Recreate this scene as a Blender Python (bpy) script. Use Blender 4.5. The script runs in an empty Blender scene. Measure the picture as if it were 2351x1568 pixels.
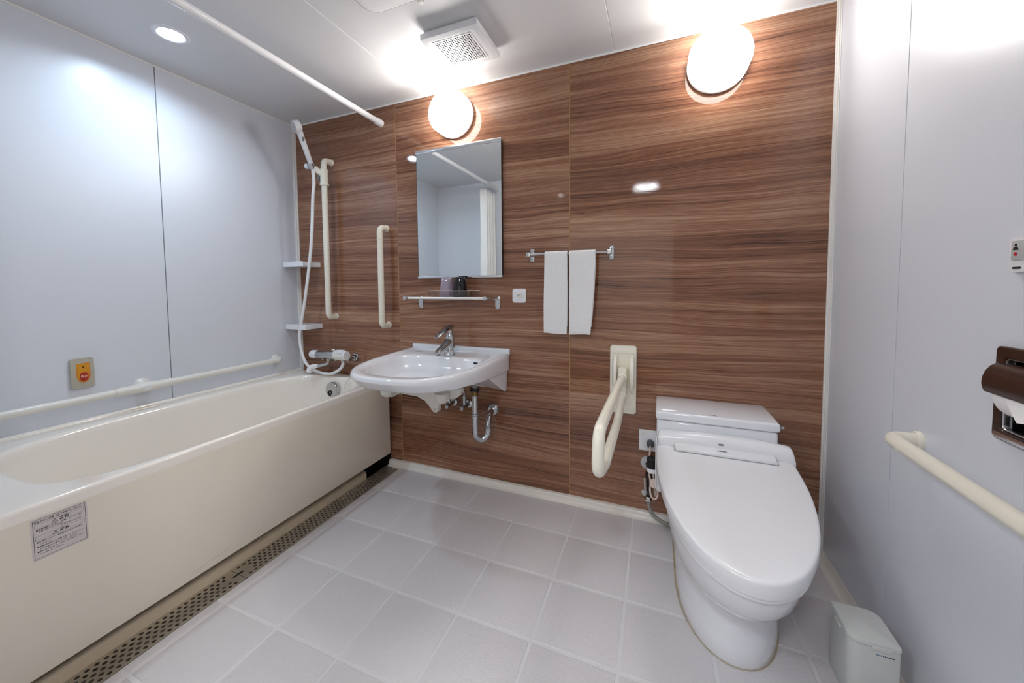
import bpy, bmesh, math, random
from math import pi, sin, cos, radians
from mathutils import Vector, Matrix
random.seed(7)
scn = bpy.context.scene
COL = scn.collection
RW, RH, RD = 2.894, 2.18, 1.786          # room width (x), height (z), depth (y runs 0 .. -RD)

# ------------------------------------------------------------------ camera, world, exposure
cam_data = bpy.data.cameras.new('camera')
cam = bpy.data.objects.new('camera', cam_data)
COL.objects.link(cam)
def look(yaw, pitch, roll):
    cy_, sy_, cp, sp, cr, sr = cos(yaw), sin(yaw), cos(pitch), sin(pitch), cos(roll), sin(roll)
    f = Vector((sy_*cp, cy_*cp, sp)); r = Vector((cy_, -sy_, 0)); u = r.cross(f)
    r2 = r*cr + u*sr; u2 = u*cr - r*sr
    return r2, u2, f
r_, u_, f_ = look(-0.38357, -0.05285, -0.00872)
cam.matrix_world = Matrix(((r_.x, u_.x, -f_.x, 2.25799), (r_.y, u_.y, -f_.y, -1.84012),
                           (r_.z, u_.z, -f_.z, 1.10829), (0, 0, 0, 1)))
cam_data.sensor_width = 36.0
cam_data.lens = 853.772/2351*36.0
cam_data.shift_x = (1175.5-1161.119)/2351
cam_data.shift_y = (698.758-784.0)/2351
cam_data.clip_start = 0.01
scn.camera = cam
world = bpy.data.worlds.new('world'); scn.world = world
world.use_nodes = True
world.node_tree.nodes['Background'].inputs[0].default_value = (0.9, 0.92, 1.0, 1)
world.node_tree.nodes['Background'].inputs[1].default_value = 0.05
scn.view_settings.view_transform = 'Standard'
scn.view_settings.look = 'None'
scn.view_settings.gamma = 1.0
scn.view_settings.use_curve_mapping = False
scn.view_settings.exposure = 0.68
scn.cycles.max_bounces = 12
scn.cycles.diffuse_bounces = 10
scn.cycles.glossy_bounces = 6
scn.cycles.transmission_bounces = 8
scn.cycles.sample_clamp_indirect = 6.0
LAMP_W, LAMP_C, LAMP_SIDE = 29.0, (1.0, 0.96, 0.91), 0.32      # wall lamps
DOWN_W, DOWN_C = 255.0, (0.64, 0.82, 1.0)      # recessed light over the bath
HALL_W, HALL_C = 66.0, (0.92, 0.955, 1.0)      # recessed light in the hallway and the two added fill lights

# ------------------------------------------------------------------ materials
def principled(name):
    m = bpy.data.materials.new(name); m.use_nodes = True
    nt = m.node_tree
    return m, nt, nt.nodes['Principled BSDF']
def lin(c):
    return tuple((x/12.92 if x <= 0.04045 else ((x+0.055)/1.055)**2.4) for x in c)
def mat(name, rgb, rough=0.4, metal=0.0, spec=0.5, coat=0.0, bump=None, var=0.03, scale=6.0, trans=0.0, ior=1.5):
    """rgb in sRGB 0..1; a faint noise varies the colour and, with bump=(scale, strength), the surface"""
    m, nt, b = principled(name)
    N, L = nt.nodes, nt.links
    base = lin(rgb)
    b.inputs['Roughness'].default_value = rough
    b.inputs['Metallic'].default_value = metal
    b.inputs['Specular IOR Level'].default_value = spec
    b.inputs['Coat Weight'].default_value = coat
    b.inputs['Transmission Weight'].default_value = trans
    b.inputs['IOR'].default_value = ior
    tc = N.new('ShaderNodeTexCoord')
    no = N.new('ShaderNodeTexNoise'); no.inputs['Scale'].default_value = scale; no.inputs['Detail'].default_value = 3
    L.new(tc.outputs['Object'], no.inputs['Vector'])
    cr = N.new('ShaderNodeValToRGB')
    cr.color_ramp.elements[0].position = 0.3; cr.color_ramp.elements[1].position = 0.7
    cr.color_ramp.elements[0].color = tuple(max(0, c*(1-var)) for c in base)+(1,)
    cr.color_ramp.elements[1].color = tuple(min(1, c*(1+var)) for c in base)+(1,)
    L.new(no.outputs['Fac'], cr.inputs['Fac']); L.new(cr.outputs['Color'], b.inputs['Base Color'])
    if bump:
        n2 = N.new('ShaderNodeTexNoise'); n2.inputs['Scale'].default_value = bump[0]; n2.inputs['Detail'].default_value = 4
        L.new(tc.outputs['Object'], n2.inputs['Vector'])
        bp = N.new('ShaderNodeBump'); bp.inputs['Strength'].default_value = bump[1]; bp.inputs['Distance'].default_value = 0.002
        L.new(n2.outputs['Fac'], bp.inputs['Height']); L.new(bp.outputs['Normal'], b.inputs['Normal'])
    return m
def emit(name, rgb, strength):
    m, nt, b = principled(name)
    b.inputs['Base Color'].default_value = (0.8, 0.8, 0.8, 1)
    b.inputs['Emission Color'].default_value = tuple(rgb)+(1,)
    b.inputs['Emission Strength'].default_value = strength
    return m
def wood(name, dark, mid, light, rough=0.1, axis='x', scale=1.0):
    m, nt, b = principled(name)
    N, L = nt.nodes, nt.links
    def node(t, **kw):
        n = N.new(t)
        for k, v in kw.items(): setattr(n, k, v)
        return n
    geo = node('ShaderNodeNewGeometry'); info = node('ShaderNodeObjectInfo')
    sep = node('ShaderNodeSeparateXYZ'); L.new(geo.outputs['Position'], sep.inputs[0])
    def math_(op, a, c=None):
        n = node('ShaderNodeMath', operation=op)
        for i, v in enumerate((a, c)):
            if v is None: continue
            if hasattr(v, 'links'): L.new(v, n.inputs[i])
            else: n.inputs[i].default_value = v
        return n.outputs[0]
    along = sep.outputs['X'] if axis == 'x' else sep.outputs['Y']
    off = math_('MULTIPLY', info.outputs['Random'], 37.0)
    z0 = math_('ADD', sep.outputs['Z'], off)
    def noise(sx, sz, detail=4, rough_=0.55, dist=0.0):
        c = node('ShaderNodeCombineXYZ')
        L.new(math_('MULTIPLY', along, sx*scale), c.inputs[0]); L.new(math_('MULTIPLY', zz, sz*scale), c.inputs[2])
        n = node('ShaderNodeTexNoise'); n.inputs['Scale'].default_value = 1.0
        n.inputs['Detail'].default_value = detail; n.inputs['Roughness'].default_value = rough_; n.inputs['Distortion'].default_value = dist
        L.new(c.outputs[0], n.inputs['Vector']); return n.outputs['Fac']
    zz = z0
    w1 = noise(0.55, 3.2, 3); w2 = noise(2.2, 16, 2)
    zz = math_('ADD', z0, math_('ADD', math_('MULTIPLY', math_('SUBTRACT', w1, 0.5), 0.15), math_('MULTIPLY', math_('SUBTRACT', w2, 0.5), 0.006)))
    broad = noise(0.30, 7, 3); streak = noise(0.9, 85, 5, 0.62); fine = noise(5.0, 420, 3, 0.6); pores = noise(16.0, 700, 2)
    rings = math_('SINE', math_('MULTIPLY', zz, 95.0*scale))
    lines = noise(0.7, 150, 4, 0.65); thin = math_('MINIMUM', math_('MULTIPLY', math_('SUBTRACT', lines, 0.36), 7.0), 1.0)
    thin = math_('MAXIMUM', thin, 0.0)
    v = math_('ADD', math_('MULTIPLY', broad, 0.50), math_('MULTIPLY', streak, 0.46))
    v = math_('ADD', v, math_('MULTIPLY', fine, 0.28))
    v = math_('ADD', v, math_('MULTIPLY', pores, 0.20))
    v = math_('ADD', v, math_('MULTIPLY', rings, 0.016))
    v = math_('ADD', v, math_('MULTIPLY', thin, 0.10))
    v = math_('SUBTRACT', v, 0.295)
    cr = node('ShaderNodeValToRGB'); e = cr.color_ramp.elements
    e[0].position = 0.31; e[0].color = lin(dark)+(1,)
    e[1].position = 0.74; e[1].color = lin(light)+(1,)
    k = e.new(0.5); k.color = lin(mid)+(1,)
    L.new(v, cr.inputs['Fac']); L.new(cr.outputs['Color'], b.inputs['Base Color'])
    b.inputs['Roughness'].default_value = rough
    bp = node('ShaderNodeBump'); bp.inputs['Strength'].default_value = 0.05; bp.inputs['Distance'].default_value = 0.0005
    L.new(fine, bp.inputs['Height']); L.new(bp.outputs['Normal'], b.inputs['Normal'])
    return m
def linen(name, rgb, rough=0.32):
    """smooth laminate wall sheet with a faint woven emboss"""
    m, nt, b = principled(name)
    N, L = nt.nodes, nt.links
    b.inputs['Base Color'].default_value = lin(rgb)+(1,)
    b.inputs['Roughness'].default_value = rough
    geo = N.new('ShaderNodeNewGeometry')
    acc = None
    for sc in ((60, 60, 900), (900, 900, 60)):
        mp = N.new('ShaderNodeMapping'); mp.inputs['Scale'].default_value = sc
        L.new(geo.outputs['Position'], mp.inputs['Vector'])
        n = N.new('ShaderNodeTexNoise'); n.inputs['Scale'].default_value = 1; n.inputs['Detail'].default_value = 2
        L.new(mp.outputs[0], n.inputs['Vector'])
        if acc is None: acc = n.outputs['Fac']
        else:
            ad = N.new('ShaderNodeMath'); ad.operation = 'ADD'; L.new(acc, ad.inputs[0]); L.new(n.outputs['Fac'], ad.inputs[1]); acc = ad.outputs[0]
    bp = N.new('ShaderNodeBump'); bp.inputs['Strength'].default_value = 0.10; bp.inputs['Distance'].default_value = 0.0008
    L.new(acc, bp.inputs['Height']); L.new(bp.outputs['Normal'], b.inputs['Normal'])
    return m
def floor_mat(name, rgb):
    m, nt, b = principled(name)
    N, L = nt.nodes, nt.links
    b.inputs['Base Color'].default_value = lin(rgb)+(1,)
    b.inputs['Roughness'].default_value = 0.30
    geo = N.new('ShaderNodeNewGeometry')
    n1 = N.new('ShaderNodeTexNoise'); n1.inputs['Scale'].default_value = 95; n1.inputs['Detail'].default_value = 3; n1.inputs['Distortion'].default_value = 1.2
    n2 = N.new('ShaderNodeTexVoronoi'); n2.inputs['Scale'].default_value = 160
    L.new(geo.outputs['Position'], n1.inputs['Vector']); L.new(geo.outputs['Position'], n2.inputs['Vector'])
    ad = N.new('ShaderNodeMath'); ad.operation = 'ADD'; L.new(n1.outputs['Fac'], ad.inputs[0])
    ml = N.new('ShaderNodeMath'); ml.operation = 'MULTIPLY'; ml.inputs[1].default_value = 0.35
    L.new(n2.outputs['Distance'], ml.inputs[0]); L.new(ml.outputs[0], ad.inputs[1])
    bp = N.new('ShaderNodeBump'); bp.inputs['Strength'].default_value = 0.45; bp.inputs['Distance'].default_value = 0.0022
    L.new(ad.outputs[0], bp.inputs['Height']); L.new(bp.outputs['Normal'], b.inputs['Normal'])
    return m
M = {}
M['wood'] = wood('walnut_laminate', (0.25, 0.135, 0.085), (0.535, 0.365, 0.275), (0.765, 0.615, 0.50), 0.045)
M['wood_dark'] = wood('dark_walnut_laminate', (0.09, 0.045, 0.03), (0.20, 0.115, 0.08), (0.33, 0.20, 0.14), 0.3, axis='y', scale=1.2)
M['wall'] = linen('white_wall_sheet', (0.845, 0.86, 0.89), 0.30)
M['ceil'] = mat('white_ceiling_sheet', (0.84, 0.84, 0.845), 0.42, var=0.01)
M['hall'] = mat('hall_wall_paint', (0.90, 0.89, 0.87), 0.7)
M['joint'] = mat('white_joint_strip', (0.95, 0.95, 0.95), 0.35, var=0.0)
M['seam'] = mat('grey_wall_seam', (0.52, 0.51, 0.50), 0.6)
M['tan'] = mat('tan_panel_seam', (0.66, 0.50, 0.33), 0.5)
M['floor'] = floor_mat('textured_floor_sheet', (0.80, 0.785, 0.79))
M['grout'] = mat('smooth_floor_joint', (0.83, 0.82, 0.825), 0.22, var=0.01)
M['cove'] = mat('cream_floor_edge', (0.88, 0.86, 0.83), 0.28, var=0.01)
M['dark'] = mat('dark_void_shade', (0.06, 0.05, 0.04), 0.9)
M['trim'] = mat('offwhite_corner_trim', (0.91, 0.905, 0.89), 0.35, var=0.01)
M['tub'] = mat('ivory_bath_acrylic', (0.935, 0.91, 0.875), 0.12, coat=0.4, var=0.008)
M['apron'] = mat('beige_bath_panel', (0.88, 0.845, 0.785), 0.28, var=0.012)
M['curb'] = mat('beige_bath_curb', (0.74, 0.68, 0.59), 0.35, var=0.03)
M['ceramic'] = mat('white_ceramic', (0.90, 0.905, 0.92), 0.06, coat=0.5, var=0.005)
M['plastic'] = mat('white_gloss_plastic', (0.90, 0.90, 0.91), 0.2, var=0.005)
M['plastic2'] = mat('offwhite_plastic', (0.88, 0.87, 0.84), 0.3, var=0.008)
M['cream'] = mat('cream_plastic', (0.925, 0.905, 0.845), 0.28, var=0.01)
M['grey'] = mat('grey_plastic', (0.42, 0.43, 0.44), 0.4)
M['palegrey'] = mat('pale_grey_plastic', (0.72, 0.72, 0.72), 0.4)
M['black'] = mat('black_rubber', (0.04, 0.04, 0.045), 0.45)
M['ink'] = mat('black_ink', (0.07, 0.06, 0.06), 0.6)
M['chrome'] = mat('chrome', (0.76, 0.77, 0.78), 0.045, metal=1.0, var=0.01)
M['steel'] = mat('brushed_stainless', (0.84, 0.81, 0.76), 0.5, metal=1.0, bump=(240, 0.08), var=0.05)
M['alu'] = mat('satin_aluminium', (0.85, 0.85, 0.86), 0.22, metal=1.0, var=0.02)
M['mirror'] = mat('mirror_silver', (0.93, 0.95, 0.95), 0.0, metal=1.0, var=0.0)
M['edge'] = mat('dark_mirror_edge', (0.10, 0.10, 0.11), 0.3)
M['towel'] = mat('white_terry', (0.93, 0.925, 0.92), 0.95, bump=(700, 0.7), spec=0.1, var=0.02, scale=90)
M['curtain'] = mat('white_curtain', (0.955, 0.955, 0.95), 0.8, bump=(300, 0.2))
M['glass'] = mat('clear_glass', (0.97, 0.985, 0.98), 0.02, trans=1.0, ior=1.48, var=0.0)
M['acryl'] = mat('clear_acrylic', (0.97, 0.95, 0.96), 0.03, trans=1.0, ior=1.45, var=0.0)
M['cupclear'] = mat('lilac_tumbler', (0.95, 0.92, 0.98), 0.04, trans=0.8, ior=1.48, var=0.0)
M['cupdark'] = mat('dark_purple_tumbler', (0.10, 0.07, 0.12), 0.06, trans=0.35, ior=1.48)
M['shelfedge'] = mat('white_shelf_bar', (0.94, 0.93, 0.92), 0.25)
M['lampwhite'] = emit('lamp_diffuser', LAMP_C, LAMP_W)
M['lampside'] = emit('lamp_diffuser_side', LAMP_C, LAMP_W*LAMP_SIDE)
M['lamprim'] = emit('lamp_base_added_glow', (1.0, 0.90, 0.84), 0.22)  # faint glow added to lighten the grey base band of the lamps
M['downglow'] = emit('downlight_diffuser', DOWN_C, DOWN_W)
M['hallglow'] = emit('hall_and_fill_diffuser', HALL_C, HALL_W)
M['yellow'] = mat('amber_label', (0.83, 0.58, 0.12), 0.35)
M['orange'] = mat('orange_label_edge', (0.85, 0.48, 0.10), 0.4)
M['red'] = mat('red_button', (0.66, 0.16, 0.10), 0.3)
M['redlamp'] = mat('red_indicator', (0.80, 0.10, 0.14), 0.3)
M['print_pink'] = mat('pale_print', (0.94, 0.72, 0.62), 0.5)
M['print_blue'] = mat('blue_print', (0.35, 0.52, 0.62), 0.5)
M['sticker'] = mat('sticker_film', (0.80, 0.77, 0.76), 0.35)
M['paper'] = mat('tissue_paper', (0.95, 0.94, 0.94), 0.95, spec=0.1)
M['bin'] = mat('pale_grey_bin', (0.80, 0.81, 0.80), 0.35, var=0.01)
M['pinkcord'] = mat('pale_pink_cord', (0.86, 0.77, 0.73), 0.45)
M['hose'] = mat('white_hose', (0.91, 0.91, 0.91), 0.35)
M['greyhose'] = mat('grey_hose', (0.55, 0.54, 0.52), 0.45)
M['stain'] = mat('ochre_sealant_stain', (0.72, 0.64, 0.50), 0.7, var=0.30, scale=14)
M['led'] = emit('green_led', (0.2, 1.0, 0.45), 1.5)

# ------------------------------------------------------------------ mesh helpers (all in world coordinates)
ORIG = {}
def link(o, parent=None, origin=None):
    COL.objects.link(o)
    if parent is not None:
        po = ORIG[parent.name]; o.parent = parent
        ORIG[o.name] = po if origin is None else Vector(origin)
        o.location = ORIG[o.name]-po
    else:
        ORIG[o.name] = Vector(origin or (0, 0, 0)); o.location = ORIG[o.name]
    return o
def tag(o, label=None, cat=None, group=None, kind=None):
    if label: o['label'] = label
    if cat: o['category'] = cat
    if group: o['group'] = group
    if kind: o['kind'] = kind
    return o
def thing(name, loc, label, cat, group=None):
    o = bpy.data.objects.new(name, None); o.empty_display_size = 0.05
    link(o, None, loc); return tag(o, label, cat, group)
def obj(name, geo, m, parent=None, origin=None, smooth=35, label=None):
    """geo is (verts, faces); one mesh object; verts in world coordinates"""
    vs, fs = geo
    if parent is not None and origin is None: og = ORIG[parent.name]
    else: og = Vector(origin or (0, 0, 0))
    me = bpy.data.meshes.new(name)
    me.from_pydata([tuple(Vector(v)-og) for v in vs], [], fs)
    bm = bmesh.new(); bm.from_mesh(me)
    bmesh.ops.remove_doubles(bm, verts=bm.verts, dist=1e-6)
    bmesh.ops.recalc_face_normals(bm, faces=bm.faces)
    bm.to_mesh(me); bm.free()
    me.materials.append(M[m] if isinstance(m, str) else m)
    if smooth:
        me.shade_smooth(); me.set_sharp_from_angle(angle=radians(smooth))
    o = bpy.data.objects.new(name, me)
    link(o, parent, origin if parent is None else og)
    if label: o['label'] = label
    return o
def join(*geos):
    V, F = [], []
    for vs, fs in geos:
        n = len(V); V += [tuple(v) for v in vs]; F += [tuple(i+n for i in f) for f in fs]
    return V, F
def box(x0, x1, y0, y1, z0, z1, bevel=0.0, seg=2):
    bm = bmesh.new()
    bmesh.ops.create_cube(bm, size=1)
    for v in bm.verts:
        v.co = Vector(((x0+x1)/2+v.co.x*(x1-x0), (y0+y1)/2+v.co.y*(y1-y0), (z0+z1)/2+v.co.z*(z1-z0)))
    if bevel > 0:
        bmesh.ops.bevel(bm, geom=bm.edges[:], offset=bevel, segments=seg, profile=0.5, affect='EDGES', clamp_overlap=True)
    bm.verts.index_update()
    g = [tuple(v.co) for v in bm.verts], [tuple(v.index for v in f.verts) for f in bm.faces]
    bm.free(); return g
def loft(rings, closed=True, cap=(True, True)):
    V, F = [], []; n = len(rings[0])
    for r in rings: V += [tuple(p) for p in r]
    for i in range(len(rings)-1):
        for j in range(n if closed else n-1):
            k = (j+1) % n
            F.append((i*n+j, i*n+k, (i+1)*n+k, (i+1)*n+j))
    if cap[0]: F.append(tuple(reversed(range(n))))
    if cap[1]: F.append(tuple((len(rings)-1)*n+j for j in range(n)))
    return V, F
def tube(pts, r, seg=14, caps=True, closed=False):
    P = [Vector(p) for p in pts]; n = len(P)
    rad = r if isinstance(r, (list, tuple)) else [r]*n
    rings = []; nrm = None
    for i in range(n):
        if closed: t = (P[(i+1) % n]-P[(i-1) % n])
        else: t = (P[min(i+1, n-1)]-P[max(i-1, 0)])
        t.normalize()
        if nrm is None:
            a = Vector((0, 0, 1)) if abs(t.z) < 0.9 else Vector((1, 0, 0))
            nrm = (a-t*a.dot(t)).normalized()
        else:
            nrm = (nrm-t*nrm.dot(t)).normalized()
        b = t.cross(nrm)
        rings.append([P[i]+(nrm*cos(2*pi*k/seg)+b*sin(2*pi*k/seg))*rad[i] for k in range(seg)])
    if closed: rings.append(rings[0]); return loft(rings, True, (False, False))
    return loft(rings, True, (caps, caps))
def fillet(pts, r, n=6):
    P = [Vector(p) for p in pts]; out = [P[0]]
    for i in range(1, len(P)-1):
        a, b, c = P[i-1], P[i], P[i+1]
        u, v = (a-b), (c-b); lu, lv = u.length, v.length; u.normalize(); v.normalize()
        ang = u.angle(v)
        d = min(r/math.tan(ang/2), lu*0.49, lv*0.49) if ang < pi-1e-3 else 0
        if d == 0: out.append(b); continue
        p0, p1 = b+u*d, b+v*d
        for k in range(n+1):
            t = k/n; out.append(p0*(1-t)**2+b*2*t*(1-t)+p1*t**2)
    out.append(P[-1]); return out
def smooth_path(pts, n=8):
    P = [Vector(p) for p in pts]; out = []
    for i in range(len(P)-1):
        p0, p1, p2, p3 = P[max(i-1, 0)], P[i], P[i+1], P[min(i+2, len(P)-1)]
        for k in range(n):
            t = k/n
            out.append(0.5*((2*p1)+(p2-p0)*t+(2*p0-5*p1+4*p2-p3)*t*t+(3*p1-p0-3*p2+p3)*t**3))
    out.append(P[-1]); return out
def lathe(profile, center, axis='z', seg=32, cap=(True, True)):
    """profile [(radius, height)], turned about an axis through center"""
    c = Vector(center)
    ax = {'x': Vector((1, 0, 0)), 'y': Vector((0, 1, 0)), 'z': Vector((0, 0, 1))}[axis] if isinstance(axis, str) else Vector(axis).normalized()
    a = Vector((0, 0, 1)) if abs(ax.z) < 0.9 else Vector((1, 0, 0))
    u = (a-ax*a.dot(ax)).normalized(); w = ax.cross(u)
    rings = [[c+ax*h+(u*cos(2*pi*k/seg)+w*sin(2*pi*k/seg))*max(r, 1e-5) for k in range(seg)] for r, h in profile]
    return loft(rings, True, cap)
def rrect(w, h, r, n=5):
    out = []
    for cx_, cy_, a0 in ((w/2-r, h/2-r, 0), (-w/2+r, h/2-r, 90), (-w/2+r, -h/2+r, 180), (w/2-r, -h/2+r, 270)):
        for k in range(n+1):
            a = radians(a0+90*k/n); out.append((cx_+r*cos(a), cy_+r*sin(a)))
    return out
def slab(outline, o, u, v, depth, bevel=0.0, seg=3):
    """extrude the 2-D outline (in axes u, v from o) along u x v by depth, with the far edge rounded"""
    o, u, v = Vector(o), Vector(u), Vector(v); n = u.cross(v)
    bm = bmesh.new()
    a = [bm.verts.new(o+u*p[0]+v*p[1]) for p in outline]
    b = [bm.verts.new(o+u*p[0]+v*p[1]+n*depth) for p in outline]
    k = len(a); bm.faces.new(list(reversed(a))); top = bm.faces.new(b)
    for i in range(k): bm.faces.new((a[i], a[(i+1) % k], b[(i+1) % k], b[i]))
    if bevel > 0:
        bmesh.ops.bevel(bm, geom=list(top.edges), offset=bevel, segments=seg, profile=0.5, affect='EDGES', clamp_overlap=True)
    bm.verts.index_update()
    g = [tuple(x.co) for x in bm.verts], [tuple(x.index for x in f.verts) for f in bm.faces]
    bm.free(); return g
X, Y, Z = Vector((1, 0, 0)), Vector((0, 1, 0)), Vector((0, 0, 1))
def sup(a, n, N, cx_, cy_, bf, bb, nf=None, nb=None):
    """closed outline; half-width a, front (-y) reach bf with exponent nf, rear reach bb with exponent nb"""
    out = []
    for k in range(N):
        t = 2*pi*k/N; c, s = cos(t), sin(t)
        e = (nf or n) if s < 0 else (nb or n); b = bf if s < 0 else bb
        out.append((cx_+a*math.copysign(abs(c)**(2/e), c), cy_+b*math.copysign(abs(s)**(2/e), s)))
    return out
def text(body, parent, o, u, v, size, m, align='LEFT', bold=0.0, xs=1.0):
    c = bpy.data.curves.new('lettering', 'FONT'); c.body = body; c.size = size
    c.align_x = align; c.align_y = 'CENTER'; c.offset = bold; c.resolution_u = 3; c.extrude = 0.0
    tmp = bpy.data.objects.new('lettering_curve', c); COL.objects.link(tmp)
    me = bpy.data.meshes.new_from_object(tmp.evaluated_get(bpy.context.evaluated_depsgraph_get()))
    bpy.data.objects.remove(tmp); me.materials.clear(); me.materials.append(M[m])
    ob = bpy.data.objects.new('lettering', me)
    COL.objects.link(ob); ob.parent = parent
    u, v = Vector(u).normalized(), Vector(v).normalized(); n = u.cross(v)
    p = Vector(o)-ORIG[parent.name]
    ob.matrix_local = Matrix(((u.x*xs, v.x, n.x, p.x), (u.y*xs, v.y, n.y, p.y), (u.z*xs, v.z, n.z, p.z), (0, 0, 0, 1)))
    ORIG[ob.name] = Vector(o)
    return ob
def struct(name, geo, m, label, cat, smooth=35):
    return tag(obj(name, geo, m, smooth=smooth), label, cat, kind='structure')

# ------------------------------------------------------------------ room shell
# floor: a smooth base with the embossed tiles standing a little proud of it
FX0 = 0.826
floor = struct('floor', box(FX0, RW, -RD-0.12, 0.0, -0.08, -0.0012), 'grout', 'off-white embossed floor of square tiles with smooth joints', 'floor')
T, JX, JY, GAP = 0.2605, 1.389, -0.272, 0.011
xs = [FX0+0.004]+[JX+T*i for i in range(-2, 6)]+[RW-0.02]
ys = [-0.036]+[JY-T*i for i in range(0, 6)]+[-RD-0.1]
tile_cache = {}
def tile_mesh(w, d):
    key = (round(w, 4), round(d, 4))
    if key not in tile_cache:
        h, b = 0.0012, 0.0025
        def rg(i, z): return [(sx*(w/2-i), sy*(d/2-i), z) for sx, sy in ((-1, -1), (1, -1), (1, 1), (-1, 1))]
        vs, fs = loft([rg(0, -h), rg(0.0008, -0.0003), rg(b, 0)], True, (False, True))
        me = bpy.data.meshes.new('floor_tile'); me.from_pydata(vs, [], fs); me.materials.append(M['floor']); me.shade_smooth()
        me.set_sharp_from_angle(angle=radians(60))
        tile_cache[key] = me
    return tile_cache[key]
for i in range(len(xs)-1):
    for j in range(len(ys)-1):
        xa, xb, ya, yb = xs[i]+GAP/2, xs[i+1]-GAP/2, ys[j]-GAP/2, ys[j+1]+GAP/2
        if i == 0: xa = xs[0]
        if xb-xa < 0.02 or ya-yb < 0.02: continue
        o = bpy.data.objects.new('floor_tile', tile_mesh(xb-xa, ya-yb))
        link(o, floor, ((xa+xb)/2, (ya+yb)/2, 0))
def strip_x(prof, x0, x1):      # prof [(y, z)] swept along x
    return loft([[(x, y, z) for y, z in prof] for x in (x0, x1)], True)
def strip_y(prof, y0, y1):      # prof [(x, z)] swept along y
    return loft([[(x, y, z) for x, z in prof] for y in (y0, y1)], True)
cp = [(0.004, -0.03), (0.004, 0.030), (-0.017, 0.030), (-0.021, 0.028), (-0.0225, 0.022), (-0.025, 0.011), (-0.030, 0.004), (-0.040, 0.0005), (-0.045, -0.0012), (-0.045, -0.03)]
struct('baseboard_back', strip_x(cp, 0.735, RW), 'cove', 'cream raised floor edge along the foot of the wood panelled wall', 'floor edge', 60)
cq = [(RW+0.004, -0.03), (RW+0.004, 0.028), (RW-0.003, 0.028), (RW-0.006, 0.022), (RW-0.010, 0.010), (RW-0.020, 0.003), (RW-0.03, 0.0002), (RW-0.034, -0.0012), (RW-0.034, -0.03)]
struct('baseboard_right', strip_y(cq, -RD-0.1, 0.0), 'cove', 'cream floor edge along the foot of the white right wall', 'floor edge', 60)
# walls: a seam-coloured backing with the laminate panels as pieces of their own
def around(x0, x1, y0, y1, z0, z1, a, b, c, d):      # a slab facing x with a rectangular opening
    return join(box(x0, x1, y0, a, z0, z1), box(x0, x1, b, y1, z0, z1), box(x0, x1, a, b, z0, c), box(x0, x1, a, b, d, z1))
def around_z(x0, x1, y0, y1, z0, z1, a, b, c, d):    # a slab facing z with a rectangular opening
    return join(box(x0, a, y0, y1, z0, z1), box(b, x1, y0, y1, z0, z1), box(a, b, y0, c, z0, z1), box(a, b, d, y1, z0, z1))
def panel_wall(name, backing, bm_, panels, pm, label):
    w = struct(name, backing, bm_, label, 'wall', 0)
    for p in panels: obj('wall_panel', box(*p, bevel=0.0004, seg=1), pm, w, smooth=0, origin=((p[0]+p[1])/2, (p[2]+p[3])/2, (p[4]+p[5])/2))
    return w
A1, A2 = 0.8226, 1.8597
panel_wall('wall_back', box(-0.1, RW+0.1, 0.0010, 0.1, -0.1, RH+0.05), 'tan',
           [(0.0, A1-0.0025, 0, 0.0012, 0.03, RH), (A1+0.0025, A2-0.0025, 0, 0.0012, 0.03, RH), (A2+0.0025, RW, 0, 0.0012, 0.03, RH)],
           'wood', 'glossy walnut panelled wall behind the sink and toilet')
YL, YR = -0.753, -0.4495
panel_wall('wall_left', box(-0.1, -0.006, -RD-0.1, 0.1, -0.1, RH+0.05), 'seam',
           [(-0.006, 0, YL+0.002, 0.0, 0.0, RH), (-0.006, 0, -RD, YL-0.002, 0.0, RH)], 'wall', 'white wall sheet along the bathtub')
panel_wall('wall_right', around(RW+0.006, RW+0.1, -RD-0.1, 0.1, -0.1, RH+0.05, -1.065, -0.820, 0.817, 0.960), 'seam',
           [(RW, RW+0.006, YR+0.0017, 0.0, 0.028, RH)], 'wall', 'white wall sheet beside the toilet')
PH = (-1.065, -0.820, 0.817, 0.960)      # recess for the paper holder: y0, y1, z0, z1
obj('wall_panel', around(RW, RW+0.006, -RD, YR-0.0017, 0.028, RH, *PH), 'wall', bpy.data.objects['wall_right'], smooth=0, origin=(RW, -1.1, 1.1))
C1, C2 = 1.0225, 2.0678
LX, LY, LR = 0.338, -0.850, 0.046      # recessed light over the bath
LH = (LX-LR, LX+LR, LY-LR, LY+LR)
panel_wall('ceiling', around_z(-0.1, RW+0.1, -RD-0.1, 0.1, RH+0.0012, RH+0.1, *LH), 'joint',
           [(C1+0.002, C2-0.002, -RD, 0, RH, RH+0.0012), (C2+0.002, RW, -RD, 0, RH, RH+0.0012)],
           'ceil', 'white ceiling with thin pale joint lines').__setitem__('category', 'ceiling')
obj('wall_panel', around_z(0, C1-0.002, -RD, 0, RH, RH+0.0012, *LH), 'ceil', bpy.data.objects['ceiling'], smooth=0, origin=(0.5, -0.9, RH))
DX0, DX1, DH = 1.335, 2.395, 2.015
panel_wall('wall_front', join(box(-0.1, DX0-0.03, -RD-0.1, -RD-0.006, -0.1, RH+0.05), box(DX1+0.03, RW+0.1, -RD-0.1, -RD-0.006, -0.1, RH+0.05),
           box(DX0-0.03, DX1+0.03, -RD-0.1, -RD-0.006, DH+0.03, RH+0.05)), 'seam',
           [(0, DX0-0.03, -RD-0.006, -RD, 0.0, RH), (DX1+0.03, RW, -RD-0.006, -RD, 0.0, RH), (DX0-0.03, DX1+0.03, -RD-0.006, -RD, DH+0.03, RH)],
           'wall', 'white wall sheet with the doorway, seen in the mirror')
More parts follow.
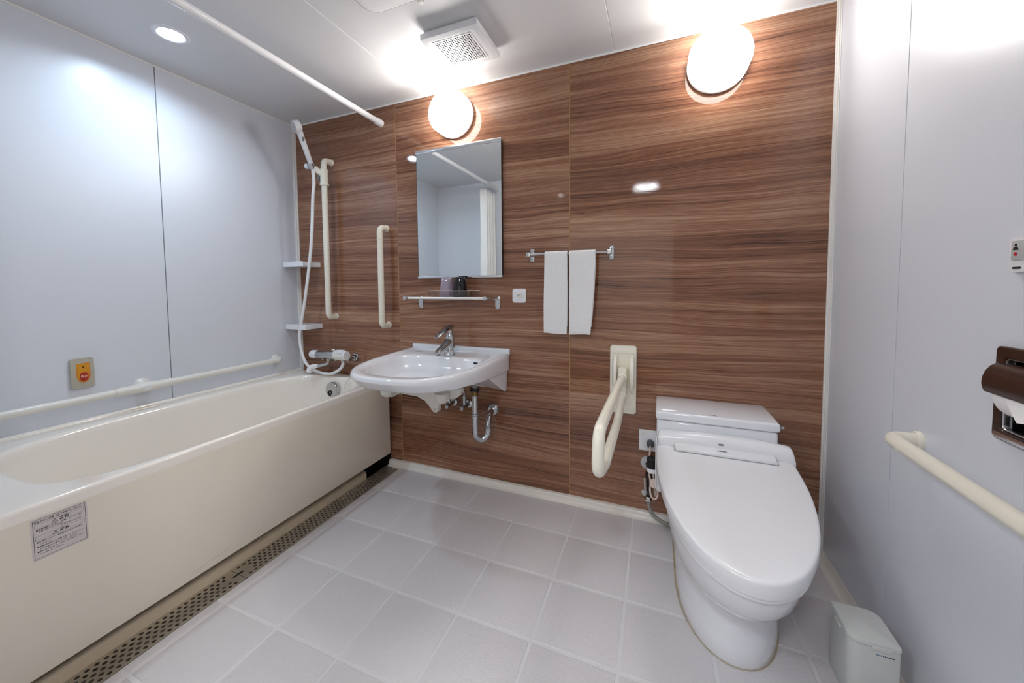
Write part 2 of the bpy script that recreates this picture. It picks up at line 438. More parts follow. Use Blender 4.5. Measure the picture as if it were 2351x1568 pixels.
struct('door_1', join(box(DX0-0.03, DX0, -RD-0.11, -RD+0.008, 0, DH+0.03), box(DX1, DX1+0.03, -RD-0.11, -RD+0.008, 0, DH+0.03),
       box(DX0-0.03, DX1+0.03, -RD-0.11, -RD+0.008, DH, DH+0.03)), 'trim', 'open doorway frame opposite the wood wall', 'door frame', 0)
# hallway beyond the doorway
HY0, HY1, HX0, HX1 = -RD-0.1, -3.5, 0.7, 3.6
struct('wall_hall_back', box(HX0, HX1, HY1-0.05, HY1, 0, RH), 'hall', 'hallway wall beyond the doorway', 'wall', 0)
struct('wall_hall_left', box(HX0-0.05, HX0, HY1, HY0, 0, RH), 'hall', 'hallway side wall left of the doorway', 'wall', 0)
struct('wall_hall_right', box(HX1, HX1+0.05, HY1, HY0, 0, RH), 'hall', 'hallway side wall right of the doorway', 'wall', 0)
struct('floor_hall', box(HX0, HX1, HY1, HY0, -0.05, -0.002), M['wood_dark'], 'dark wood hallway floor beyond the doorway', 'floor', 0)
struct('ceiling_hall', box(HX0, HX1, HY1, HY0, RH, RH+0.05), 'ceil', 'white hallway ceiling beyond the doorway', 'ceiling', 0)
# trims
struct('trim_1', strip_y([(0, RH), (0, RH-0.007), (0.003, RH-0.007), (0.003, RH)], -RD, 0), 'trim', 'thin pale trim along the top of the left wall', 'trim', 0)
struct('trim_2', strip_x([(0, RH), (0, RH-0.007), (-0.003, RH-0.007), (-0.003, RH)], 0, RW), 'joint', 'thin white trim along the top of the wood wall', 'trim', 0)
struct('trim_3', join(box(0, 0.006, -0.022, 0, 0.53, RH-0.007, 0.001, 1), box(0.0, 0.0085, -0.009, 0.0, 0.53, RH-0.007, 0.001, 1)), 'trim', 'white corner strip where left wall meets wood wall', 'trim', 0)
struct('trim_4', join(box(RW-0.006, RW, -0.020, 0, 0.03, RH, 0.001, 1), box(RW-0.010, RW, -0.009, 0.0, 0.03, RH, 0.001, 1), box(RW-0.003, RW, -0.028, -0.021, 0.03, RH, 0.001, 1)), 'trim', 'off-white corner strip where wood wall meets right wall', 'trim', 0)
# space below the bathtub
struct('floor_pan', join(box(0.0, FX0, -RD, 0.0, -0.1, -0.07), box(0.0, 0.45, -RD, -0.0, -0.07, 0.05), box(0.0, 0.733, -0.006, -0.0005, -0.07, 0.079)), 'dark', 'dark sunken pan under the bathtub, with a painted-shade board at the wood wall', 'floor', 0)  # the thin dark board over the wood wall paints in the shade there
curb = [(0.60, -0.07), (0.60, 0.050), (0.68, 0.046), (0.712, 0.040), (0.719, 0.036), (0.7225, 0.028), (0.7225, -0.07)]
struct('trim_5', join(strip_y(curb, -RD, -0.205)), 'curb', 'beige rounded curb under the bathtub panel beside the drain grate', 'curb', 40)

# ------------------------------------------------------------------ drain grates
def grate(y0, y1, label):
    x0, x1, zt, th = 0.724, 0.823, -0.001, 0.003
    V, F = [], []
    def quad(*p):
        n = len(V); V.extend(p); F.append(tuple(range(n, n+len(p))))
    ncol = 5; mx = 0.006; cw = (x1-x0-2*mx)/ncol; hr = 0.0062; pitch = 0.0205
    end = 0.030
    quad((x0, y0, zt), (x0+mx, y0, zt), (x0+mx, y1, zt), (x0, y1, zt)); quad((x1-mx, y0, zt), (x1, y0, zt), (x1, y1, zt), (x1-mx, y1, zt))
    for c in range(ncol):
        xa = x0+mx+c*cw; xb = xa+cw; xc = (xa+xb)/2
        skip = 2-abs(c-2); s = y0+0.012+(pitch/2 if c % 2 else 0)
        n = int((y1-0.010-s)/pitch)-2*skip; s += skip*pitch
        for ya, yb in ((y0, s), (s+n*pitch, y1)):
            quad((xa, ya, zt), (xb, ya, zt), (xb, yb, zt), (xa, yb, zt))
        for k in range(n):
            ya, yb = s+k*pitch, s+(k+1)*pitch; yc = (ya+yb)/2
            sq = [(xa, ya), (xc, ya), (xb, ya), (xb, yc), (xb, yb), (xc, yb), (xa, yb), (xa, yc)]
            ho = [(xc+hr*cos(a), yc+hr*sin(a)) for a in [radians(225+45*q) for q in range(8)]]
            b = len(V)
            V.extend([(p[0], p[1], zt) for p in sq]); V.extend([(p[0], p[1], zt) for p in ho]); V.extend([(p[0], p[1], zt-th) for p in ho])
            for q in range(8):
                r = (q+1) % 8
                F.append((b+q, b+r, b+8+r, b+8+q)); F.append((b+8+q, b+8+r, b+16+r, b+16+q))
    t = thing('drain_grate', ((x0+x1)/2, (y0+y1)/2, -0.03), label, 'drain grate', 'stainless drain grates along the bathtub')
    obj('plate', (V, F), 'steel', t, smooth=0)
    obj('rim', join(box(x0, x0+0.002, y0, y1, -0.03, zt-0.0004), box(x1-0.002, x1, y0, y1, -0.03, zt-0.0004), box(x0+0.002, x1-0.002, y0, y0+0.002, -0.03, zt-0.0004), box(x0+0.002, x1-0.002, y1-0.002, y1, -0.03, zt-0.0004)), 'steel', t, smooth=0)
    for ye, s in ((y0, 1), (y1, -1)):
        obj('finger_slot', slab([(-0.0042, 0), (0.0042, 0), (0.0042, 0.014), (0.003, 0.018), (0, 0.019), (-0.003, 0.018), (-0.0042, 0.014)] if s > 0 else
            [(-0.0042, 0), (-0.0042, -0.014), (-0.003, -0.018), (0, -0.019), (0.003, -0.018), (0.0042, -0.014), (0.0042, 0)],
            ((x0+x1)/2, ye, zt+0.0002), X, Y, 0.0002), 'black', t, smooth=0, label='dark finger slot at the end of the grate')
    return t
grate(-0.948, -0.042, 'far perforated stainless drain grate, in shadow below the bathtub, reaching the wood wall')
grate(-RD+0.004, -0.950, 'near perforated stainless drain grate, brightly lit, running to the bottom edge')

# ------------------------------------------------------------------ bathtub
def bathtub():
    t = thing('bathtub', (0.38, -0.9, 0.05), 'ivory built-in bathtub with a plain beige front panel along the left wall', 'bathtub')
    N = 144; zr = 0.543
    def rg(a, bf, bb, cx_, cy_, z, n): return [(p[0], p[1], z) for p in sup(a, n, N, cx_, cy_, bf, bb)]
    ox, oy = 0.380, -0.905
    rings = [rg(0.375, 0.876, 0.876, ox, oy, zr-0.045, 90), rg(0.3765, 0.878, 0.878, ox, oy, zr-0.012, 90), rg(0.376, 0.8775, 0.8775, ox, oy, zr-0.006, 80),
             rg(0.373, 0.875, 0.875, ox, oy, zr-0.0015, 70), rg(0.367, 0.870, 0.870, ox, oy, zr, 60)]
    bx, by = 0.415, -0.742
    A, B = 0.318, 0.640
    rings += [rg(A+0.012, B+0.012, B+0.012, bx, by, zr, 4.2), rg(A+0.004, B+0.004, B+0.004, bx, by, zr-0.0012, 4.1), rg(A, B, B, bx, by, zr-0.005, 4),
              rg(A-0.005, B-0.006, B-0.005, bx, by, zr-0.014, 4), rg(A-0.008, B-0.012, B-0.008, bx, by, zr-0.035, 4), rg(A-0.016, B-0.05, B-0.016, bx, by, zr-0.14, 4),
              rg(A-0.030, B-0.11, B-0.028, bx, by, zr-0.28, 4), rg(A-0.045, B-0.15, B-0.040, bx, by, zr-0.36, 4), rg(A-0.08, B-0.20, B-0.075, bx, by, zr-0.405, 3.6),
              rg(A-0.16, B-0.30, B-0.16, bx, by, zr-0.42, 3.2), rg(0.02, 0.03, 0.03, bx, by, zr-0.422, 2)]
    obj('basin', loft(rings, True, (False, True)), 'tub', t, smooth=50)
    obj('wall_lip', strip_y([(0.0015, zr-0.002), (0.0015, zr+0.010), (0.014, zr+0.010), (0.018, zr+0.006), (0.020, zr-0.002)], -RD+0.002, -0.025), 'tub', t, smooth=40)
    obj('front_panel', box(0.735, 0.7555, -RD+0.004, -0.031, 0.080, zr-0.020, 0.0025), 'apron', t, label='plain beige front panel')
    # chrome overflow cover on the far end wall
    c = obj('overflow_cover', lathe([(0.046, 0), (0.047, 0.006), (0.046, 0.026), (0.043, 0.030), (0.030, 0.0315), (0.0, 0.032)], (0.405, -0.116, 0.468), (0, -1, 0.06), 40), 'chrome', t, label='round chrome overflow cover')
    obj('pull_ring', join(tube([(0.400+0.013*cos(a), -0.152, 0.452+0.011*sin(a)) for a in [2*pi*k/20 for k in range(20)]], 0.0028, 8, closed=True), box(0.396, 0.404, -0.156, -0.146, 0.430, 0.446, 0.002)), 'edge', c)
    ch = smooth_path([(0.532, -0.085, 0.553), (0.520, -0.100, 0.548), (0.508, -0.118, 0.530), (0.502, -0.128, 0.500), (0.498, -0.133, 0.470)], 7)
    plug = obj('rubber_plug', lathe([(0.021, 0), (0.024, 0.003), (0.022, 0.026), (0.020, 0.029), (0.012, 0.030), (0.0, 0.030)], (0.560, -0.075, 0.543), 'z', 24), 'black', t, label='black rubber plug lying on the rim')
    obj('ball_chain', join(*[lathe([(0.0, -0.0028), (0.0026, 0), (0.0, 0.0028)], p, 'z', 6) for p in ch]), 'steel', plug)
    # warning sticker on the panel
    s0 = Vector((0.7557, -1.437, 0.392)); w, h = 0.104, 0.112
    st = obj('warning_sticker', slab(rrect(w, h, 0.003), s0+Vector((0, w/2, h/2)), Y, Z, 0.0003), 'sticker', t, smooth=0, label='printed Japanese safety sticker')
    def line(y0, z0, y1, z1, th=0.0007):
        d = Vector((0, y1-y0, z1-z0)).normalized(); n = Vector((0, -d.z, d.y))*th/2
        a, b = Vector((0.75608, s0.y+y0, s0.z+z0)), Vector((0.75608, s0.y+y1, s0.z+z1))
        return [a-n, b-n, b+n, a+n], [(0, 1, 2, 3)]
    L = []
    def frame(ya, za, yb, zb, th): return [line(ya, za, yb, za, th), line(yb, za, yb, zb, th), line(yb, zb, ya, zb, th), line(ya, zb, ya, za, th)]
    L += frame(0.004, 0.004, w-0.004, h-0.004, 0.0009); L += frame(0.007, h-0.027, w-0.007, h-0.016, 0.0005); L += frame(0.007, h-0.059, w-0.007, h-0.048, 0.0005)
    for zz in (h-0.0215, h-0.0535):
        L += [line(0.037, zz-0.004, 0.047, zz-0.004, 0.0009), line(0.047, zz-0.004, 0.042, zz+0.0045, 0.0009), line(0.042, zz+0.0045, 0.037, zz-0.004, 0.0009), line(0.042, zz+0.002, 0.042, zz-0.001, 0.0011), line(0.042, zz-0.0022, 0.042, zz-0.0032, 0.0011)]
    obj('print_lines', join(*L), 'ink', st, smooth=0)
    def tx(s, y, z, size, al='LEFT', bold=0.0, xs=1.0): text(s, st, (0.7561, s0.y+y, s0.z+z), Y, Z, size, 'ink', al, bold, xs)
    tx('安全上のご注意（必ずお守りください）', w/2, h-0.0105, 0.0062, 'CENTER', 0.00016, 0.83)
    tx('警告', 0.050, h-0.0215, 0.0095, 'LEFT', 0.0003); tx('注意', 0.050, h-0.0535, 0.0095, 'LEFT', 0.0003)
    for k, s in enumerate(('●照明器具にタオル、衣類、カーテンなど', '　を掛けないでください。', '　　　　　　　　　（火災のおそれあり）')): tx(s, 0.0085, h-0.0315-0.0052*k, 0.0046, 'LEFT', 0.00010, 0.98)
    for k, s in enumerate(('●お湯やシャワーは温度を確かめてお使い', '　ください。', '●浴室内は石けん水等ですべりやすくなっ', '　ていますので気をつけてください。', '●壁にもたれたり、かたいものをぶつけた', '　りしないでください。')): tx(s, 0.0085, h-0.0645-0.0065*k, 0.0046, 'LEFT', 0.00010, 0.98)
    tx('SPU-0000', w-0.004, 0.0012, 0.0035, 'RIGHT')
    # scuff marks near the foot of the panel
    for (ya, za, ln, dz) in ((-1.10, 0.100, 0.10, 0.012), (-1.02, 0.106, 0.05, 0.004), (-0.86, 0.105, 0.05, 0.010), (-0.84, 0.125, 0.03, 0.006), (-0.60, 0.104, 0.02, 0.003)):
        p = [(0.75575, ya+ln*k/6, za+dz*k/6+0.001*sin(k*2.1)) for k in range(7)]
        S = [([p[k], p[k+1], (p[k+1][0], p[k+1][1], p[k+1][2]+0.0007), (p[k][0], p[k][1], p[k][2]+0.0006)], [(0, 1, 2, 3)]) for k in range(6)]
        obj('scuff_mark', join(*S), M['apronmark'], t, smooth=0)
M['apronmark'] = mat('grey_scuff', (0.62, 0.58, 0.52), 0.6, var=0.2, scale=200)
bathtub()

# ------------------------------------------------------------------ rails and bars
def elbow_bar(name, pts, r, m, loc, label, cat, flange_pts, fr=0.024, rad=0.035, group=None):
    t = thing(name, loc, label, cat, group)
    path = fillet(pts, rad, 8)
    obj('bar', tube(path, r, 20), m, t, smooth=50)
    for p, d in flange_pts:
        obj('flange', lathe([(fr, 0), (fr, 0.006), (fr-0.0025, 0.010), (r, 0.011)], p, d, 28), m, t)
    return t
def collar(parent, c, axis, r, m):
    obj('collar', lathe([(r, -0.0018), (r+0.0011, -0.0012), (r+0.0011, 0.0012), (r, 0.0018)], c, axis, 24, (False, False)), m, parent)
R = 0.0175
b2 = elbow_bar('grab_bar', [(0.742, 0, 1.452), (0.742, -0.062, 1.452), (0.742, -0.062, 0.868), (0.742, 0, 0.868)], R, 'cream', (0.742, 0, 1.16),
               'short cream vertical grab bar on the wood wall left of the mirror', 'grab bar', [((0.742, 0, 1.452), (0, -1, 0)), ((0.742, 0, 0.868), (0, -1, 0))], 0.021, 0.045, 'vertical grab bars on the wood wall')
for z in (1.385, 0.935): collar(b2, (0.742, -0.062, z), 'z', R, 'cream')
b1 = elbow_bar('grab_bar', [(0.318, 0, 1.898), (0.318, -0.062, 1.898), (0.318, -0.062, 0.912), (0.318, 0, 0.912)], R, 'cream', (0.318, 0, 1.4),
               'long cream vertical grab bar above the tub holding the hand shower', 'grab bar', [((0.318, 0, 1.898), (0, -1, 0)), ((0.318, 0, 0.912), (0, -1, 0))], 0.021, 0.045, 'vertical grab bars on the wood wall')
collar(b1, (0.318, -0.062, 0.985), 'z', R, 'cream')
sl = obj('shower_slider', join(lathe([(0.021, -0.062), (0.0265, -0.060), (0.0265, -0.050), (0.0235, -0.045), (0.0245, 0.035), (0.022, 0.042), (0.0185, 0.044)], (0.318, -0.062, 1.800), 'z', 28, (False, False)),
     tube(smooth_path([(0.318, -0.070, 1.806), (0.300, -0.088, 1.822), (0.286, -0.100, 1.846)], 6), [0.018]*5+[0.017]*5+[0.015]*3, 16)), 'cream', b1)
obj('slider_trigger', box(0.296, 0.304, -0.098, -0.072, 1.765, 1.812, 0.003), 'grey', sl)
obj('holder_ring', lathe([(0.0135, -0.016), (0.0185, -0.016), (0.0195, 0.016), (0.0145, 0.016)], (0.277, -0.117, 1.852), (0.15, -0.52, 0.84), 28, (False, False)), 'chrome', sl, label='chrome ring that grips the hand shower')
obj('holder_knob', lathe([(0.010, 0), (0.0165, 0.004), (0.0165, 0.020), (0.013, 0.024), (0, 0.025)], (0.255, -0.116, 1.852), (-0.92, -0.35, 0.0), 24), 'plastic', sl)
# hand shower
def hand_shower():
    t = thing('hand_shower', (0.275, -0.11, 1.84), 'white hand shower with a long hose, clipped high on the tall grab bar', 'shower head')
    a, b = Vector((0.274, -0.106, 1.835)), Vector((0.308, -0.222, 2.022))
    ax = (b-a).normalized(); fd = Vector((-0.42, -0.72, -0.55)); fd = (fd-ax*fd.dot(ax)).normalized(); sd = ax.cross(fd)
    rings = []
    for s, w, d in ((0, 0.0115, 0.0115), (0.05, 0.012, 0.012), (0.10, 0.0150, 0.0125), (0.5, 0.0172, 0.0135), (0.85, 0.0185, 0.0145), (1.0, 0.021, 0.0155)):
        c = a+(b-a)*s
        rings.append([c+sd*p[0]*w/0.5+fd*p[1]*d/0.5 for p in rrect(1, 1, 0.32, 4)])
    obj('handle', loft(rings), 'plastic', t, smooth=40)
    hc = b+ax*0.022
    obj('head', lathe([(0.0, -0.018), (0.024, -0.017), (0.0335, -0.010), (0.0350, 0.014), (0.0335, 0.022), (0.030, 0.0225)], hc, fd, 36), 'plastic', t)
    obj('spray_face', lathe([(0.0305, 0.0228), (0.0303, 0.0245), (0.015, 0.026), (0, 0.0263)], hc, fd, 36), 'palegrey', t, label='pale grey spray face')
    bc = a+(b-a)*0.80+sd*0.0165
    obj('button', box(bc.x-0.005, bc.x+0.005, bc.y-0.006, bc.y+0.006, bc.z-0.013, bc.z+0.013, 0.002), 'grey', t, label='grey push button on the side')
    px = [(0.280, -0.107, 1.82), (0.284, -0.11, 1.74), (0.276, -0.115, 1.65), (0.262, -0.118, 1.45), (0.236, -0.12, 1.266), (0.181, -0.12, 1.018), (0.135, -0.122, 0.84), (0.128, -0.124, 0.76), (0.152, -0.124, 0.655), (0.192, -0.122, 0.598), (0.240, -0.115, 0.572), (0.291, -0.112, 0.560), (0.365, -0.108, 0.557), (0.432, -0.105, 0.585), (0.462, -0.10, 0.62), (0.462, -0.10, 0.655)]
    obj('hose', tube(smooth_path(px, 6), 0.0095, 12), 'hose', t, smooth=60)
    obj('hose_nut', lathe([(0.0115, -0.02), (0.012, 0.0), (0.0105, 0.012)], (0.280, -0.108, 1.822), (0.0, -0.03, 1), 16), 'plastic', t)
hand_shower()
# thermostatic bath mixer
def mixer():
    t = thing('bath_mixer', (0.35, -0.1, 0.675), 'chrome bath mixer with two white knobs above the tub rim', 'tap')
    A, B = Vector((0.20, -0.10, 0.672)), Vector((0.50, -0.10, 0.678)); d = (B-A).normalized()
    obj('body', lathe([(0.0235, 0.055), (0.0255, 0.058), (0.0255, 0.215), (0.024, 0.218)], A, d, 32), 'chrome', t)
    obj('knob', lathe([(0.0, -0.014), (0.013, -0.012), (0.0240, 0.002), (0.0265, 0.010), (0.0265, 0.050), (0.0255, 0.054)], A, d, 32), 'plastic', t, label='round white temperature knob on the left end')
    k2 = obj('knob', lathe([(0.0255, 0.205), (0.0270, 0.208), (0.029, 0.29), (0.0275, 0.297), (0.0, 0.298)], A, d, 32), 'plastic', t, label='long white flow knob on the right end')
    obj('indicator', lathe([(0.0285, 0.215), (0.0292, 0.22), (0.0296, 0.262), (0.0290, 0.268)], A+Vector((0, -0.0002, 0)), d, 32, (False, False)), 'plastic2', k2)
    obj('lever_tip', slab([(0.0, -0.012), (0.02, -0.015), (0.075, -0.018), (0.075, 0.018), (0.02, 0.015), (0.0, 0.012)], A+d*0.205+Vector((0, -0.010, 0.021)), d, Vector((0, 0.9, 0.43)), 0.010, 0.003), 'plastic', k2)
    obj('diverter', lathe([(0.012, 0), (0.017, 0.004), (0.014, 0.014), (0.009, 0.019), (0, 0.020)], (0.375, -0.085, 0.694), 'z', 20), 'chrome', t)
    for x in (0.255, 0.470):
        leg = obj('inlet_leg', tube(fillet([(x, 0, 0.652), (x, -0.045, 0.652), (x-0.012, -0.092, 0.668)], 0.02), 0.0105, 14), 'chrome', t)
        obj('wall_flange', lathe([(0.029, 0), (0.029, 0.004), (0.024, 0.013), (0.015, 0.017)], (x, 0, 0.652), (0, -1, 0), 28), 'chrome', leg)
        obj('stop_screw', lathe([(0.0085, 0), (0.0085, 0.012), (0.004, 0.013)], (x-0.006, -0.055, 0.642), (0, 0, -1), 12), 'chrome', leg)
    sp = obj('spout', tube(smooth_path([(0.350, -0.105, 0.660), (0.350, -0.107, 0.635), (0.343, -0.112, 0.622), (0.315, -0.128, 0.612), (0.285, -0.142, 0.607)], 6), 0.0085, 14), 'chrome', t)
    obj('spout_nut', lathe([(0.0125, 0.0), (0.0135, 0.002), (0.0135, 0.010), (0.0125, 0.012)], (0.350, -0.105, 0.640), 'z', 6), 'chrome', sp)
    obj('spout_tip', tube(smooth_path([(0.296, -0.137, 0.609), (0.270, -0.150, 0.605), (0.252, -0.158, 0.594), (0.246, -0.161, 0.572)], 5), [0.0135]*4+[0.0165]*6+[0.0180]*6, 16), 'plastic', sp, label='white spout tip')
    obj('inlet_cap', lathe([(0.008, 0), (0.009, 0.010), (0.005, 0.012)], (0.40, -0.10, 0.653), (0, 0, -1), 12), 'chrome', t)
    obj('hose_outlet', lathe([(0.012, 0.0), (0.012, 0.012), (0.010, 0.02)], (0.462, -0.10, 0.656), (0, 0, -1), 14), 'chrome', t)
mixer()
# corner shelves
def corner_shelf(z, label):
    t = thing('corner_shelf', (0.06, -0.05, z), label, 'shelf', 'white corner shelves above the tub')
    obj('board', slab([(0.0065, -0.127), (0.178, -0.127), (0.1815, -0.1245), (0.192, -0.0005), (0.0065, -0.0005)], (0, 0, z-0.030), X, Y, 0.030, 0.003), 'plastic', t)
    obj('lip', join(strip_x([(-0.127, z-0.001), (-0.121, z-0.001), (-0.121, z+0.003), (-0.127, z+0.003)], 0.0065, 0.178)), 'plastic', t, smooth=0)
corner_shelf(1.265, 'upper white square corner shelf in the corner above the tub')
corner_shelf(0.860, 'lower white square corner shelf in the corner, just above the bath mixer')
# long rail above the bathtub
rail = thing('bath_rail', (0.0, -0.8, 0.647), 'long white handrail on the left wall just above the bathtub rim', 'handrail')
obj('bar', tube(fillet([(0, -0.205, 0.647), (0.058, -0.205, 0.647), (0.058, -1.60, 0.647), (0, -1.60, 0.647)], 0.04, 8), 0.0155, 20), 'plastic2', rail, smooth=50)
for y in (-0.205, -1.60): obj('flange', lathe([(0.026, 0), (0.026, 0.008), (0.022, 0.013), (0.0155, 0.014)], (0, y, 0.647), 'x', 28), 'plastic2', rail)
br = obj('middle_bracket', join(lathe([(0.034, 0), (0.034, 0.004), (0.028, 0.012), (0.018, 0.020), (0.015, 0.05)], (0, -0.872, 0.647), 'x', 28),
     lathe([(0.0165, -0.105), (0.0185, -0.104), (0.0185, -0.06), (0.0215, -0.02), (0.0215, 0.02), (0.0185, 0.06), (0.0185, 0.104), (0.0165, 0.105)], (0.058, -0.885, 0.647), 'y', 28)), 'plastic2', rail)
obj('screw_cover', lathe([(0.014, 0), (0.014, 0.002), (0.012, 0.003), (0, 0.003)], (0.0785, -0.885, 0.647), 'x', 24), 'plastic', br)
collar(rail, (0.058, -0.262, 0.647), 'y', 0.0155, 'plastic2')
# call button on the left wall
def call_button():
    cy_, cz_, w, h = -1.0665, 0.750, 0.070, 0.128
    t = thing('call_button', (0, cy_, cz_), 'grey-beige emergency call button plate with a red button, above the tub rail', 'call button')
    # axes on the left wall seen from the room: right = +y, up = +z, out = +x
    obj('plate', slab(rrect(w, h, 0.008), (0, cy_, cz_), Y, Z, 0.012, 0.004), M['callgrey'], t)
    sh = [(-0.0205, 0.040), (-0.0205, -0.012)]+[(0.0205*cos(a), -0.014+0.028*sin(a)) for a in [radians(190+160*k/10) for k in range(11)]]+[(0.0205, -0.012), (0.0205, 0.040)]
    sh = list(reversed(sh)) if False else sh
    o = Vector((0.012, cy_+0.002, cz_+0.002))
    lb = obj('label_plate', slab(sh, o, Y, Z, 0.0008), 'orange', t, smooth=0, label='amber shield-shaped label')
    obj('label_face', slab([(p[0]*0.88, p[1]*0.92) for p in sh], o+X*0.0008, Y, Z, 0.0003), 'yellow', lb, smooth=0)
    obj('lamp_slot', box(0.0131, 0.0137, cy_-0.001, cy_+0.005, cz_+0.024, cz_+0.028), 'black', lb, smooth=0)
    bt = obj('button', slab(rrect(0.0245, 0.036, 0.0121, 8), o+Vector((0.0008, 0.001, -0.017)), Y, Z, 0.004, 0.0012), 'red', t, label='round red push button marked 呼出')
    text('呼出', bt, o+Vector((0.0053, 0.001, -0.017)), Y, Z, 0.0125, 'print_pink', 'CENTER', 0.0003, 0.9)
M['callgrey'] = mat('beige_grey_plate', (0.70, 0.68, 0.62), 0.3)
call_button()

# ------------------------------------------------------------------ curtain rod and curtain
rod = thing('curtain_rod', (0.722, -0.9, 2.085), 'white shower curtain rod crossing the room under the ceiling', 'curtain rod')
obj('tube', tube([(0.722, -0.03, 2.078), (0.722, -RD+0.03, 2.10)], 0.0165, 20), 'plastic', rod)
for p, d in (((0.722, 0, 2.0775), (0, -1, 0)), ((0.722, -RD, 2.1005), (0, 1, 0))):
    obj('end_cap', lathe([(0.0205, 0), (0.0205, 0.045), (0.0185, 0.048), (0.0165, 0.048)], p, d, 28), 'plastic', rod)
def curtain():
    t = thing('shower_curtain', (0.722, -1.63, 1.3), 'white shower curtain bunched at the rod end, seen in the mirror', 'curtain')
    z0, z1, n = 0.66, 2.035, 126
    rows = []
    for k in range(15):
        f = k/14; z = z1+(z0-z1)*f
        ring = []
        for i in range(n+1):
            s = i/n; y = -1.505-s*0.25
            a = 0.030+0.014*f
            x = 0.690-a*cos(s*2*pi*9+0.4*sin(3*f)) + 0.006*sin(s*23+f*4)
            ring.append((x, y, z))
        rows.append(ring)
    g = loft(rows, False, (False, False))
    cl = obj('cloth', g, 'curtain', t, smooth=80)
    sd = cl.modifiers.new('thickness', 'SOLIDIFY'); sd.thickness = 0.0015
    for i in range(9):
        y = -1.515-i*0.028; zc = 2.098+(-y-0.9)*0.0125-0.012
        obj('curtain_ring', tube([(0.722+0.022*cos(a), y, zc-0.012+0.032*sin(a)) for a in [2*pi*k/16 for k in range(16)]], 0.0024, 6, closed=True), 'palegrey', t)
curtain()

